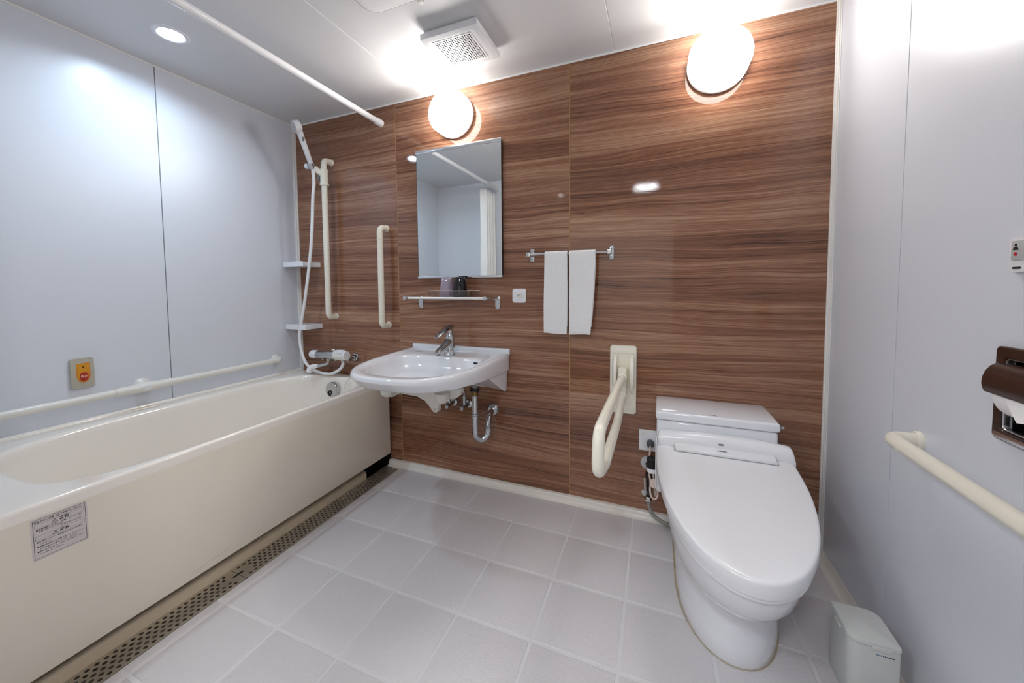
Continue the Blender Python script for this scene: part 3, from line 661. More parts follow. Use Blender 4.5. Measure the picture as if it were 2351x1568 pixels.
# ------------------------------------------------------------------ washbasin
SX = 1.232
def washbasin():
    t = thing('washbasin', (SX, 0, 0.60), 'white ceramic wall-hung washbasin with a broad rounded front on the wood wall', 'sink')
    N = 176; yc = -0.25
    def out(ins, zf, insb=None):
        ib = ins if insb is None else insb
        pts = sup(0.307-ins, 2, N, SX, yc, 0.428-ins, 0.249-ib, 2.55, 26)
        return [(x, y, zf(y) if callable(zf) else zf) for x, y in pts]
    def low(y): return 0.652+0.024*min(1, max(0, -y/0.45))          # lower edge of the outer band
    def under(y):                                                    # body below the band: deep only at the wall
        q = min(1, max(0, (-y-0.035)/0.26)); return 0.546+0.124*(q*q*(3-2*q))
    rim = lambda dz: (lambda y: 0.748-0.010*min(1, -y/0.66)+dz)
    def band(ia, ifr, zf): return [(x, y, zf(y)) for x, y in sup(0.307-ia, 2, N, SX, yc, 0.428-ifr, 0.2495, 2.55, 26)]
    rings = [[(p[0], p[1], 0.640) for p in sup(0.05, 2, N, SX, -0.30, 0.06, 0.05)],
             [(p[0], p[1], 0.642) for p in sup(0.18, 2, N, SX, -0.27, 0.20, 0.14, 2.2, 4)],
             band(0.024, 0.110, lambda y: max(under(y)+0.004, 0.550)), band(0.014, 0.090, under), band(0.010, 0.085, lambda y: max(under(y)+0.012, low(y)-0.012)),
             band(0.009, 0.052, lambda y: low(y)-0.001), band(0.003, 0.044, low), band(0.001, 0.038, lambda y: low(y)+0.005), band(0.0, 0.008, rim(-0.030)),
             out(0.0, rim(-0.020), 0.0), out(0.0015, rim(-0.010), 0.0), out(0.006, rim(-0.003), 0.0), out(0.014, rim(0.0), 0.002), out(0.024, rim(-0.001), 0.004)]
    # sunken deck with the tap, then the bowl
    def deck(a, bf, bb, z, nf=2.5, nb=9, cy_=-0.33): return [(p[0], p[1], z) for p in sup(a, 2, N, SX, cy_, bf, bb, nf, nb)]
    rings += [deck(0.266, 0.300, 0.300, 0.7385), deck(0.262, 0.296, 0.296, 0.7365), deck(0.256, 0.290, 0.180, 0.7350, 2.4, 5), deck(0.250, 0.284, 0.168, 0.7325, 2.4, 5), deck(0.244, 0.277, 0.160, 0.722, 2.4, 5),
              deck(0.232, 0.262, 0.148, 0.695, 2.4, 4.6), deck(0.212, 0.236, 0.130, 0.670, 2.4, 4.2), deck(0.180, 0.196, 0.104, 0.658, 2.4, 4), deck(0.10, 0.10, 0.07, 0.652, 2.2, 3), deck(0.022, 0.022, 0.022, 0.648, 2, 2)]
    obj('basin', loft(rings, True, (True, True)), 'ceramic', t, smooth=45)
    # raised ledge along the wall and the deep shoulders beside it
    obj('back_ledge', slab([(-0.307, 0.0), (-0.300, 0.0), (0.300, 0.0), (0.307, 0.0), (0.307, 0.030), (-0.307, 0.030)], (SX, -0.001, 0.736), X, Z, 0.020, 0.006), 'ceramic', t)
    obj('overflow_slot', slab(rrect(0.030, 0.010, 0.0048), (1.4272, -0.1868, 0.7158), Vector((1, -0.25, 0)).normalized(), Vector((0, 0.25, 1)).normalized(), 0.0015), 'black', t, label='dark overflow slot in the bowl side')
    obj('maker_mark', slab(rrect(0.045, 0.012, 0.001), (SX-0.215, -0.088, 0.7362), X, Y, 0.0004), 'greyhose', t, smooth=0, label='small grey printed mark on the deck')
    obj('drain_plug', lathe([(0.024, 0), (0.026, 0.002), (0.020, 0.004), (0, 0.005)], (SX, -0.33, 0.6485), 'z', 28), 'chrome', t)
    # white plastic support bracket below
    pr = [(0.930, 0.552), (0.934, 0.528), (0.948, 0.515), (0.966, 0.516), (0.985, 0.532), (1.02, 0.547), (1.129, 0.540), (1.175, 0.522), (1.205, 0.492), (1.212, 0.474), (1.224, 0.466), (1.238, 0.466), (1.248, 0.476), (1.250, 0.500), (1.262, 0.520), (1.310, 0.545), (1.350, 0.550), (1.375, 0.570), (1.385, 0.600), (0.930, 0.600)]
    bk = obj('support_bracket', slab([(p[0], p[1]) for p in pr], (0, -0.235, 0), X, Z, 0.028, 0.003), 'plastic2', t, smooth=30, label='white moulded bracket under the bowl')
    for fx in (0.962, 1.290): obj('bracket_foot', lathe([(0.021, 0), (0.035, 0.012), (0.037, 0.05)], (fx, -0.29, 0.530), 'z', 24), 'plastic2', bk)
    obj('bracket_screw', lathe([(0.006, 0), (0.006, 0.003), (0, 0.0035)], (1.231, -0.263, 0.482), (0, -1, 0), 14), 'steel', bk)
washbasin()
def faucet():
    c = Vector((1.243, -0.128, 0.736))
    t = thing('faucet', c, 'chrome single-lever faucet standing on the washbasin deck', 'faucet')
    rings = []
    for z, rx, ry, dy in ((0, 0.030, 0.030, 0), (0.004, 0.030, 0.030, 0), (0.03, 0.028, 0.028, 0.0), (0.06, 0.0268, 0.0268, 0.001), (0.085, 0.0255, 0.025, 0.002), (0.105, 0.0215, 0.0215, 0.003), (0.112, 0.019, 0.019, 0.003)):
        rings.append([(c.x+rx*cos(a), c.y+dy+ry*sin(a), c.z+z) for a in [2*pi*k/32 for k in range(32)]])
    obj('body', loft(rings), 'chrome', t, smooth=60)
    def arm(stn, name, lbl=None):
        rs = []
        for y, z, w, h in stn:
            rs.append([(c.x+p[0]*w*2, c.y+y, c.z+z+p[1]*h*2) for p in rrect(1, 1, 0.42, 6)])
        return obj(name, loft(rs), 'chrome', t, smooth=60)
    sp = arm([(0.005, 0.078, 0.021, 0.022), (-0.020, 0.070, 0.021, 0.021), (-0.055, 0.056, 0.020, 0.016), (-0.095, 0.042, 0.0185, 0.012), (-0.122, 0.034, 0.016, 0.0095), (-0.134, 0.031, 0.010, 0.006)], 'spout')
    obj('aerator', lathe([(0.011, 0), (0.011, 0.010), (0.008, 0.012)], c+Vector((0, -0.115, 0.030)), (0, -0.15, -1), 20), 'edge', sp, label='dark aerator under the spout')
    nk = obj('cartridge_neck', lathe([(0.0185, 0), (0.019, 0.006), (0.017, 0.014), (0.0185, 0.020), (0.0175, 0.026)], c+Vector((0, 0.003, 0.108)), 'z', 28), 'chrome', t)
    lv = arm([(0.028, 0.152, 0.011, 0.006), (0.020, 0.152, 0.020, 0.012), (0.0, 0.149, 0.0235, 0.015), (-0.035, 0.142, 0.0235, 0.0095), (-0.080, 0.129, 0.021, 0.0070), (-0.118, 0.116, 0.017, 0.0055), (-0.134, 0.110, 0.009, 0.003)], 'lever')
    obj('temperature_dot', box(c.x-0.003, c.x+0.003, c.y-0.0165, c.y-0.0155, c.z+0.119, c.z+0.122), 'redlamp', nk, smooth=0)
faucet()
def drain_trap():
    t = thing('drain_trap', (1.40, -0.15, 0.40), 'chrome U-bend drain pipe under the washbasin', 'pipe')
    x0, y0 = 1.400, -0.150
    obj('tailpiece', tube([(x0, y0, 0.585), (x0, y0, 0.385)], 0.0165, 22), 'chrome', t)
    obj('black_gasket', lathe([(0.026, 0), (0.028, 0.004), (0.026, 0.014)], (x0, y0, 0.566), 'z', 24), 'black', t, label='black gasket at the bowl outlet')
    obj('brass_collar', lathe([(0.018, -0.02), (0.0182, 0.0)], (x0, y0, 0.560), 'z', 24, (False, False)), M['brass'], t, label='dark brass collar')
    x1, y1 = 1.452, -0.105
    obj('u_bend', tube(smooth_path([(x0, y0, 0.43), (x0, y0, 0.36), (x0+0.004, y0+0.003, 0.325), (x0+0.026, y0+0.022, 0.303), (x1-0.004, y1-0.003, 0.325), (x1, y1, 0.352)], 6), 0.0168, 20), 'chrome', t, smooth=60)
    obj('outlet_pipe', tube(smooth_path([(x1, y1, 0.345), (x1, y1, 0.375), (x1-0.002, y1+0.015, 0.405), (1.444, -0.055, 0.421), (1.436, 0.0, 0.423)], 6), 0.0152, 20), 'chrome', t, smooth=60)
    for p in ((x0, y0, 0.434), (x1, y1, 0.357)):
        obj('slip_nut', lathe([(0.018, -0.010), (0.0225, -0.008), (0.0225, 0.004), (0.020, 0.006), (0.020, 0.012), (0.017, 0.014)], p, 'z', 24), 'chrome', t)
    obj('wall_flange', lathe([(0.036, 0), (0.037, 0.004), (0.033, 0.014), (0.024, 0.026), (0.018, 0.03)], (1.436, 0, 0.423), (0, -1, 0), 32), 'chrome', t)
M['brass'] = mat('dull_brass', (0.55, 0.44, 0.27), 0.25, metal=1.0)
drain_trap()
def stop_valve(x, label):
    t = thing('stop_valve', (x, 0, 0.44), label, 'valve', 'stop valves under the washbasin')
    obj('wall_flange', lathe([(0.026, 0), (0.0265, 0.004), (0.022, 0.014), (0.013, 0.018)], (x, 0, 0.442), (0, -1, 0), 28), 'chrome', t)
    obj('body', join(tube([(x, -0.01, 0.442), (x, -0.075, 0.442)], 0.0115, 16), tube([(x, -0.062, 0.44), (x, -0.062, 0.500)], 0.0095, 14)), 'chrome', t)
    obj('spindle', lathe([(0.0135, 0), (0.015, 0.004), (0.013, 0.022), (0.008, 0.027), (0, 0.028)], (x, -0.074, 0.442), (0, -1, -0.1), 8), 'chrome', t)
    obj('supply_tube', tube(smooth_path([(x, -0.062, 0.495), (x, -0.063, 0.515), (x-0.004, -0.066, 0.542)], 6), 0.0055, 10), 'chrome', t)
stop_valve(1.195, 'left chrome stop valve under the washbasin, nearest the bathtub')
stop_valve(1.290, 'right chrome stop valve under the washbasin, nearest the drain pipe')

# ------------------------------------------------------------------ mirror, shelf, cups, outlet, towels
def mirror():
    x0, x1, z0, z1 = 0.978, 1.503, 1.154, 1.866
    t = thing('mirror', (1.24, 0, 1.15), 'frameless rectangular mirror with slim metal rails above the washbasin', 'mirror')
    obj('backing', box(x0+0.002, x1-0.002, -0.012, -0.0005, z0+0.004, z1-0.006), 'edge', t, smooth=0)
    obj('glass', box(x0, x1, -0.0165, -0.0122, z0+0.004, z1-0.010), 'mirror', t, smooth=0)
    for xe in (x0-0.0011, x1+0.0012): obj('edge_strip', box(xe-0.001, xe+0.001, -0.0166, -0.003, z0+0.004, z1-0.010), 'edge', t, smooth=0, label='dark side edge')
    obj('top_rail', box(x0-0.003, x1+0.003, -0.022, -0.0005, z1-0.012, z1+0.006, 0.0015), 'alu', t, label='satin metal top rail')
    obj('bottom_rail', box(x0-0.003, x1+0.003, -0.022, -0.0005, z0-0.006, z0+0.006, 0.0015), 'alu', t, label='satin metal bottom rail')
    obj('rail_clip', join(box(1.245, 1.30, -0.0235, -0.021, z0-0.005, z0+0.004, 0.001)), 'edge', t, label='dark clip on the bottom rail')
mirror()
def glass_shelf():
    t = thing('glass_shelf', (1.22, 0, 1.03), 'narrow clear glass shelf on two metal brackets under the mirror', 'shelf')
    obj('shelf_plate', box(0.985, 1.455, -0.128, -0.018, 1.0365, 1.0415, 0.001), 'glass', t, smooth=0)
    obj('front_bar', tube([(0.982, -0.132, 1.0395), (1.452, -0.132, 1.0395)], 0.0062, 14), 'shelfedge', t, label='white front bar')
    for x in (0.975, 1.462):
        b = obj('bracket', lathe([(0.0, 0.152), (0.0098, 0.150), (0.0118, 0.143), (0.0118, 0.030), (0.0135, 0.022), (0.0135, 0.002)], (x, -0.002, 1.0395), (0, -1, 0), 24), 'alu', t)
        obj('wall_plate', slab(rrect(0.027, 0.072, 0.0133, 8), (x+0.010, -0.0005, 1.012), X, Z, 0.008, 0.003), 'alu', b)
        obj('bracket_cap', lathe([(0.0120, 0.118), (0.013, 0.121), (0.0120, 0.125)], (x, -0.002, 1.0395), (0, -1, 0), 24, (False, False)), 'chrome', b)
glass_shelf()
def tray():
    t = thing('tray', (1.235, -0.07, 1.043), 'clear acrylic tray on the glass shelf holding two tumblers', 'tray')
    x0, x1, y0, y1, z = 1.115, 1.370, -0.122, -0.024, 1.0425
    obj('base', box(x0+0.004, x1-0.004, y0+0.004, y1-0.004, z, z+0.0025), 'acryl', t, smooth=0)
    h = 0.036; f = 0.005; th = 0.0022
    for nm, a, b in (('side', (x0, y0), (x1, y0)), ('side', (x1, y0), (x1, y1)), ('side', (x1, y1), (x0, y1)), ('side', (x0, y1), (x0, y0))):
        a, b = Vector((*a, 0)), Vector((*b, 0)); d = (b-a).normalized(); n = Vector((d.y, -d.x, 0)); i = 0.004
        p = [a+d*i-n*i*0, b-d*i-n*i*0]
        V = [(p[0]-n*i)+Z*(z+0.0026), (p[1]-n*i)+Z*(z+0.0026), p[1]+d*f*0.4+n*f+Z*(z+h), p[0]-d*f*0.4+n*f+Z*(z+h)]
        V += [v-n*th for v in V]
        sd = obj(nm, (V, [(0, 1, 2, 3), (7, 6, 5, 4), (0, 4, 5, 1), (1, 5, 6, 2), (2, 6, 7, 3), (3, 7, 4, 0)]), 'acryl', t, smooth=0)
        e = tube([p[0]-d*f*0.4+n*(f-th/2)+Z*(z+h), p[1]+d*f*0.4+n*(f-th/2)+Z*(z+h)], 0.0013, 6)
        obj('edge', e, 'shelfedge', sd)
tray()
def tumbler(x, m, label):
    z = 1.0452
    t = tag(obj('tumbler', lathe([(0.0345, 0.0), (0.0365, 0.0), (0.0378, 0.012), (0.0375, 0.035), (0.034, 0.065), (0.0285, 0.092), (0.0265, 0.104), (0.024, 0.107), (0, 0.1075)]+([(0.0, 0.098), (0.022, 0.097), (0.026, 0.088), (0.0315, 0.062), (0.035, 0.034), (0.0352, 0.012), (0.0345, 0.0)]), (x, -0.072, z), 'z', 40, (False, False)), m, origin=(x, -0.072, z), smooth=60), label, 'cup', 'tumblers in the acrylic tray')
    # keep world position
    return t
tumbler(1.197, 'cupclear', 'clear lilac tumbler upside down in the tray')
tumbler(1.280, 'cupdark', 'dark purple tumbler upside down in the tray')
def outlet():
    t = thing('wall_outlet', (1.594, 0, 1.05), 'white square power outlet on the wood wall right of the shelf', 'outlet')
    c = (1.594, -0.0005, 1.050)
    obj('plate', slab(rrect(0.073, 0.073, 0.009), c, X, Z, 0.008, 0.0035), 'plastic', t)
    s = obj('socket', slab(rrect(0.028, 0.026, 0.001), (1.594, -0.0085, 1.050), X, Z, 0.0012, 0.0006), 'plastic2', t)
    for dx, w in ((-0.006, 0.0024), (0.0065, 0.004)): obj('slot', box(1.594+dx-w/2, 1.594+dx+w/2, -0.0100, -0.0096, 1.0462, 1.0552), 'ink', s, smooth=0)
outlet()
TY, TZ = -0.052, 1.257
def towel_rail():
    t = thing('towel_rail', (1.86, 0, 1.25), 'chrome towel rail with square end brackets on the wood wall', 'towel rail')
    obj('bar', tube([(1.672, TY, TZ), (2.045, TY, TZ)], 0.0062, 16), 'chrome', t)
    for x, s in ((1.662, -1), (2.056, 1)):
        b = obj('bracket', join(box(x-0.010, x+0.010, -0.062, -0.040, TZ-0.012, TZ+0.012, 0.002), box(x-0.008, x+0.008, -0.042, -0.006, TZ-0.009, TZ+0.009, 0.001)), 'chrome', t)
        obj('wall_foot', join(box(x-0.011+0.006, x+0.011+0.006, -0.007, -0.0005, TZ-0.034, TZ+0.034, 0.002), lathe([(0.005, 0), (0.005, 0.002), (0, 0.003)], (x+0.006, -0.007, TZ+0.023), (0, -1, 0), 12), lathe([(0.005, 0), (0.005, 0.002), (0, 0.003)], (x+0.006, -0.007, TZ-0.023), (0, -1, 0), 12)), 'chrome', b)
towel_rail()
def towel(x0, x1, zb, label, seed):
    random.seed(seed)
    n = 16; rows = []
    prof = []
    rr = 0.0095
    for k in range(12): prof.append((TY+rr, zb+0.035+(TZ-zb-0.035)*k/12))
    for k in range(9):
        a = pi*k/8; prof.append((TY+rr*cos(a), TZ+rr*sin(a)))
    for k in range(1, 19): prof.append((TY-rr, TZ-(TZ-zb)*k/18))
    for q, (y, z) in enumerate(prof):
        ring = []
        f = max(0, (TZ-z)/(TZ-zb))
        for i in range(n+1):
            s = i/n; front = q > 16
            nar = 0.006*sin(f*2.2+seed)+0.006*f*f
            xa, xb = x0+nar*(0.5+0.5*sin(seed)), x1-nar-0.006*f*f
            w = 0.0022*sin(s*5+seed)*f+0.0012*sin(f*9+s*3+seed)
            ring.append((xa+(xb-xa)*s, y+(-1 if front else 0.2)*abs(w)*1.2, z+(0.002*sin(s*4+seed) if q in (0, len(prof)-1) else 0)))
        rows.append(ring)
    V, F = loft(rows, False, (False, False))
    o = obj('towel', (V, F), 'towel', None, origin=((x0+x1)/2, TY, zb), smooth=80)
    sd = o.modifiers.new('thickness', 'SOLIDIFY'); sd.thickness = 0.0062; sd.offset = 0.0
    bv = o.modifiers.new('soft_edge', 'BEVEL'); bv.width = 0.0025; bv.segments = 2; bv.limit_method = 'ANGLE'
    tag(o, label, 'towel', 'white towels on the rail')
    h = obj('hem', box(x0+0.012, x1-0.018, TY-rr-0.0062, TY-rr-0.0038, zb+0.013, zb+0.0145, 0.0004, 1), 'towel', o)
    return o
towel(1.743, 1.866, 0.867, 'left folded white hand towel on the rail, nearest the power outlet', 2)
towel(1.871, 1.989, 0.866, 'right folded white hand towel on the rail, over the panel seam', 5)

# ------------------------------------------------------------------ folding grab rail
def fold_rail():
    t = thing('folding_rail', (2.119, 0, 0.655), 'cream fold-down support rail with a long U-shaped bar beside the toilet', 'grab rail')
    obj('wall_plate', slab(rrect(0.118, 0.322, 0.009), (2.119, -0.0005, 0.655), X, Z, 0.022, 0.006), 'cream', t)
    for z in (0.788, 0.520): obj('screw_cover', slab(rrect(0.104, 0.020, 0.0099, 6), (2.119, -0.0225, z), X, Z, 0.0022, 0.0008), 'cream', t)
    for dx in (-0.040, 0.034):
        obj('hinge_cheek', slab([(0, -0.085), (0.030, -0.080), (0.048, -0.050), (0.052, 0.0), (0.050, 0.045), (0.030, 0.078), (0, 0.088)], (2.119+dx+0.014, -0.022, 0.690), Vector((0, -1, 0)), Z, 0.015, 0.004), 'cream', t)
        obj('hinge_cap', slab([(0.003, -0.068), (0.024, -0.062), (0.038, -0.036), (0.041, 0.0), (0.039, 0.034), (0.024, 0.060), (0.003, 0.068)], (2.119+dx+(0.014 if dx > 0 else -0.004), -0.022, 0.690), Vector((0, -1, 0)), Z, -0.003 if dx > 0 else 0.003, 0.0), 'plastic2', t)
    u = obj('bar', tube(fillet([(2.119, -0.045, 0.672), (2.119, -0.30, 0.688), (2.119, -0.83, 0.708), (2.119, -0.850, 0.60), (2.119, -0.70, 0.558), (2.119, -0.28, 0.546), (2.119, -0.045, 0.590)], 0.05, 12), 0.0165, 22), 'cream', t, smooth=60)
    obj('pivot_block', join(box(2.100, 2.138, -0.060, -0.023, 0.590, 0.716, 0.004), lathe([(0.021, 0), (0.021, 0.010), (0.018, 0.012)], (2.119, -0.058, 0.673), (0, -1, 0), 24), lathe([(0.021, 0), (0.021, 0.010), (0.018, 0.012)], (2.119, -0.058, 0.590), (0, -1, 0), 24)), 'cream', t)
fold_rail()

# ------------------------------------------------------------------ toilet
TX = 2.490
def toilet():
    t = thing('toilet', (TX, -0.35, 0), 'white one-piece toilet with closed electronic bidet seat and low tank', 'toilet')
    N = 120
    def rg(a, yf, yb, z, nf=2.1, nb=7, yc=-0.36):
        return [(p[0], p[1], z(p[1]) if callable(z) else z) for p in sup(a, 2, N, TX, yc, yc-yf, yb-yc, nf, nb)]
    prof = [(0.0, 0.150, -0.652), (0.004, 0.152, -0.655), (0.06, 0.150, -0.652), (0.12, 0.149, -0.653), (0.155, 0.150, -0.660), (0.180, 0.155, -0.682), (0.205, 0.163, -0.716), (0.235, 0.174, -0.757), (0.275, 0.184, -0.795), (0.32, 0.192, -0.820), (0.37, 0.198, -0.836), (0.388, 0.199, -0.838), (0.396, 0.196, -0.834)]
    obj('bowl', loft([rg(a, yf, -0.03, z) for z, a, yf in prof], True, (True, True)), 'ceramic', t, smooth=60)
    obj('floor_sealant', tube([(p[0], p[1], 0.001) for p in sup(0.1530, 2, 90, TX, -0.36, 0.2960, 0.325, 2.1, 7)], 0.0010, 6, closed=True), 'stain', t, label='stained ochre sealant line around the foot')
    zs = lambda k: (lambda y: 0.478-0.068*min(1, max(0, (-0.285-y)/0.565))+k)
    seat = [rg(0.205, -0.834, -0.285, zs(-0.064)), rg(0.211, -0.838, -0.285, zs(-0.060)), rg(0.212, -0.839, -0.285, zs(-0.050)), rg(0.212, -0.838, -0.285, zs(-0.0475))]
    obj('seat_ring', loft(seat), 'plastic', t, smooth=45)
    lid = [rg(0.215, -0.841, -0.288, zs(-0.0465), 2.02, 12), rg(0.2195, -0.846, -0.285, zs(-0.044), 2.02, 12), rg(0.2235, -0.850, -0.285, zs(-0.028), 2.02, 12), rg(0.2232, -0.850, -0.285, zs(-0.0075), 2.02, 12), rg(0.2220, -0.8485, -0.286, zs(-0.0035), 2.02, 12), rg(0.2185, -0.8445, -0.288, zs(-0.0008), 2.02, 12), rg(0.214, -0.839, -0.289, zs(0.0), 2.02, 12), rg(0.19, -0.80, -0.30, zs(0.0015), 2.02, 10), rg(0.10, -0.62, -0.34, zs(0.003), 2.0, 6)]
    obj('lid', loft(lid), 'plastic', t, smooth=45)
    # electronic seat housing, arched along x
    xs_ = [0, 0.004, 0.010, 0.018, 0.030]+[i/16 for i in range(1, 16)]+[0.970, 0.982, 0.990, 0.996, 1]; rings = []
    for s in xs_:
        x = 2.270+s*0.450; e = min(s, 1-s); r = min(1, (e/0.03)) if e < 0.03 else 1; k = math.sqrt(max(0, 1-(1-r)**2))
        h = 0.014*(1-(2*s-1)**2)-0.014*(1-k)
        rings.append([(x, y, z if z < 0.41 else z+h-(0.02*(1-k) if z > 0.5 else 0)) for y, z in ((-0.236, 0.397), (-0.236, 0.506), (-0.240, 0.514), (-0.248, 0.518), (-0.262, 0.5175), (-0.274, 0.513), (-0.283, 0.504), (-0.2865, 0.490), (-0.287, 0.397))])
    hs = obj('seat_housing', loft(rings), 'plastic', t, smooth=45)
    obj('front_tongue', slab([(-0.163, 0.0), (0.163, 0.0), (0.160, 0.042), (-0.160, 0.042)], (TX+0.005, -0.286, 0.4835), X, Vector((0, -1, -0.14)).normalized(), -0.010, 0.003), 'plastic', hs)
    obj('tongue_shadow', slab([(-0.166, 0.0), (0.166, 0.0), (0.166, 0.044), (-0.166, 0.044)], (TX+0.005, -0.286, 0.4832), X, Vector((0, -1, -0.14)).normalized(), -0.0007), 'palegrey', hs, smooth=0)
    text('LIXIL', hs, (TX+0.002, -0.309, 0.4912), X, Vector((0, 1, 0.14)), 0.0105, 'ink', 'CENTER', 0.0003, 1.35)
    obj('sensor_window', slab(rrect(0.016, 0.008, 0.001), (TX, -0.2866, 0.506), X, Z, 0.0004), 'greyhose', hs, smooth=0, label='small grey sensor window')
    obj('status_light', box(2.300, 2.303, -0.276, -0.273, 0.507, 0.5135), 'led', hs, smooth=0, label='tiny green status light')
    text('電源', hs, (2.306, -0.2735, 0.5172), X, Vector((0, 1, 0.35)), 0.006, 'ink', 'LEFT', 0.0002)
    # side cover that hangs beside the bowl
    obj('side_flap', box(2.264, 2.270, -0.300, -0.262, 0.300, 0.500, 0.003), 'plastic', hs)
    # tank
    tx0, tx1 = 2.264, 2.686
    obj('tank', box(tx0+0.004, tx1-0.004, -0.232, -0.012, 0.250, 0.556, 0.012, 3), 'ceramic', t)
    tl = obj('tank_lid', box(tx0, tx1, -0.240, -0.010, 0.5585, 0.5925, 0.009, 3), 'ceramic', t)
    text('LIXIL', tl, (2.470, -0.220, 0.5929), X, Y, 0.011, 'ink', 'CENTER', 0.0003, 1.35)
    obj('flush_lever', join(tube([(tx1-0.006, -0.150, 0.545), (tx1+0.020, -0.150, 0.545), (tx1+0.022, -0.150, 0.560)], 0.006, 12), box(tx1+0.016, tx1+0.026, -0.185, -0.125, 0.556, 0.568, 0.003)), 'chrome', t)
toilet()
def toilet_supply():
    t = thing('toilet_supply', (2.24, 0, 0.24), 'grey stop valve with looped hose and strainer beside the toilet', 'valve')
    obj('wall_flange', lathe([(0.032, 0), (0.032, 0.004), (0.028, 0.010), (0.014, 0.012)], (2.232, 0, 0.262), (0, -1, 0), 28), 'palegrey', t)
    obj('valve_body', join(tube(fillet([(2.234, -0.01, 0.262), (2.240, -0.050, 0.256), (2.240, -0.056, 0.130)], 0.02), 0.0115, 16), lathe([(0.015, 0), (0.016, 0.02), (0.013, 0.03)], (2.240, -0.056, 0.215), 'z', 8)), 'edge', t)
    obj('filter_housing', join(lathe([(0.020, 0), (0.022, 0.004), (0.022, 0.045), (0.018, 0.05)], (2.252, -0.075, 0.275), 'z', 24), tube([(2.232, -0.075, 0.318), (2.290, -0.075, 0.318)], 0.011, 14)), 'black', t, label='black filter housing')
    obj('filter_clip', lathe([(0.0225, 0), (0.025, 0.003), (0.025, 0.016), (0.0225, 0.02)], (2.254, -0.075, 0.258), 'z', 24, (False, False)), 'plastic', t)
    obj('nut', lathe([(0.0125, 0), (0.015, 0.003), (0.015, 0.016), (0.012, 0.02)], (2.236, -0.064, 0.132), (0, -0.35, -1), 6), 'chrome', t)
    obj('lever', join(tube([(2.224, -0.060, 0.155), (2.221, -0.062, 0.215)], 0.0042, 10), lathe([(0.012, 0), (0.012, 0.012), (0.008, 0.014)], (2.224, -0.058, 0.148), (-0.6, -0.8, 0), 14)), 'palegrey', t)
    obj('metal_tube', tube(smooth_path([(2.256, -0.072, 0.260), (2.262, -0.085, 0.205), (2.268, -0.09, 0.155)], 6), 0.0045, 10), 'steel', t)
    obj('hose', tube(smooth_path([(2.238, -0.064, 0.118), (2.243, -0.070, 0.085), (2.262, -0.075, 0.055), (2.300, -0.078, 0.035), (2.345, -0.080, 0.030)], 6), 0.0085, 12), 'greyhose', t, label='grey supply hose')
toilet_supply()
def plug_outlet():
    t = thing('plug_outlet', (2.235, 0, 0.37), 'square white outlet plate beside the toilet tank with a grey plug', 'outlet')
    obj('plate', slab([(-0.043, -0.049), (0.043, -0.049), (0.043, 0.049), (-0.043, 0.049)], (2.236, -0.0005, 0.372), X, Z, 0.008, 0.0015), 'plastic', t)
    for dx, dz in ((-0.027, 0.032), (-0.027, -0.038)): obj('screw_cap', lathe([(0.0075, 0), (0.0075, 0.0008), (0, 0.001)], (2.236+dx, -0.0085, 0.372+dz), (0, -1, 0), 18), 'plastic2', t)
    obj('plug', lathe([(0.0165, 0), (0.0170, 0.006), (0.0170, 0.018), (0.013, 0.026), (0.007, 0.032)], (2.243, -0.009, 0.364), (0.0, -1, -0.15), 10), M['plugdark'], t, label='dark grey plug')
    pts = [(2.243, -0.040, 0.358), (2.242, -0.058, 0.340), (2.238, -0.065, 0.300), (2.240, -0.068, 0.250), (2.246, -0.082, 0.210), (2.245, -0.100, 0.185), (2.250, -0.108, 0.160), (2.266, -0.105, 0.150), (2.276, -0.098, 0.165), (2.274, -0.090, 0.190), (2.266, -0.092, 0.220), (2.272, -0.095, 0.245), (2.285, -0.10, 0.27)]
    cd = obj('cord', tube(smooth_path(pts, 6), 0.0042, 10), 'pinkcord', t, label='pale pink cord looped beside the toilet')
    obj('cord_disc', lathe([(0.020, 0), (0.0205, 0.002), (0.0205, 0.008), (0.018, 0.010)], (2.263, -0.098, 0.218), (-0.15, -1, 0.2), 28), M['pinkcord'], cd)
M['plugdark'] = mat('slate_plug', (0.30, 0.32, 0.34), 0.4)
plug_outlet()

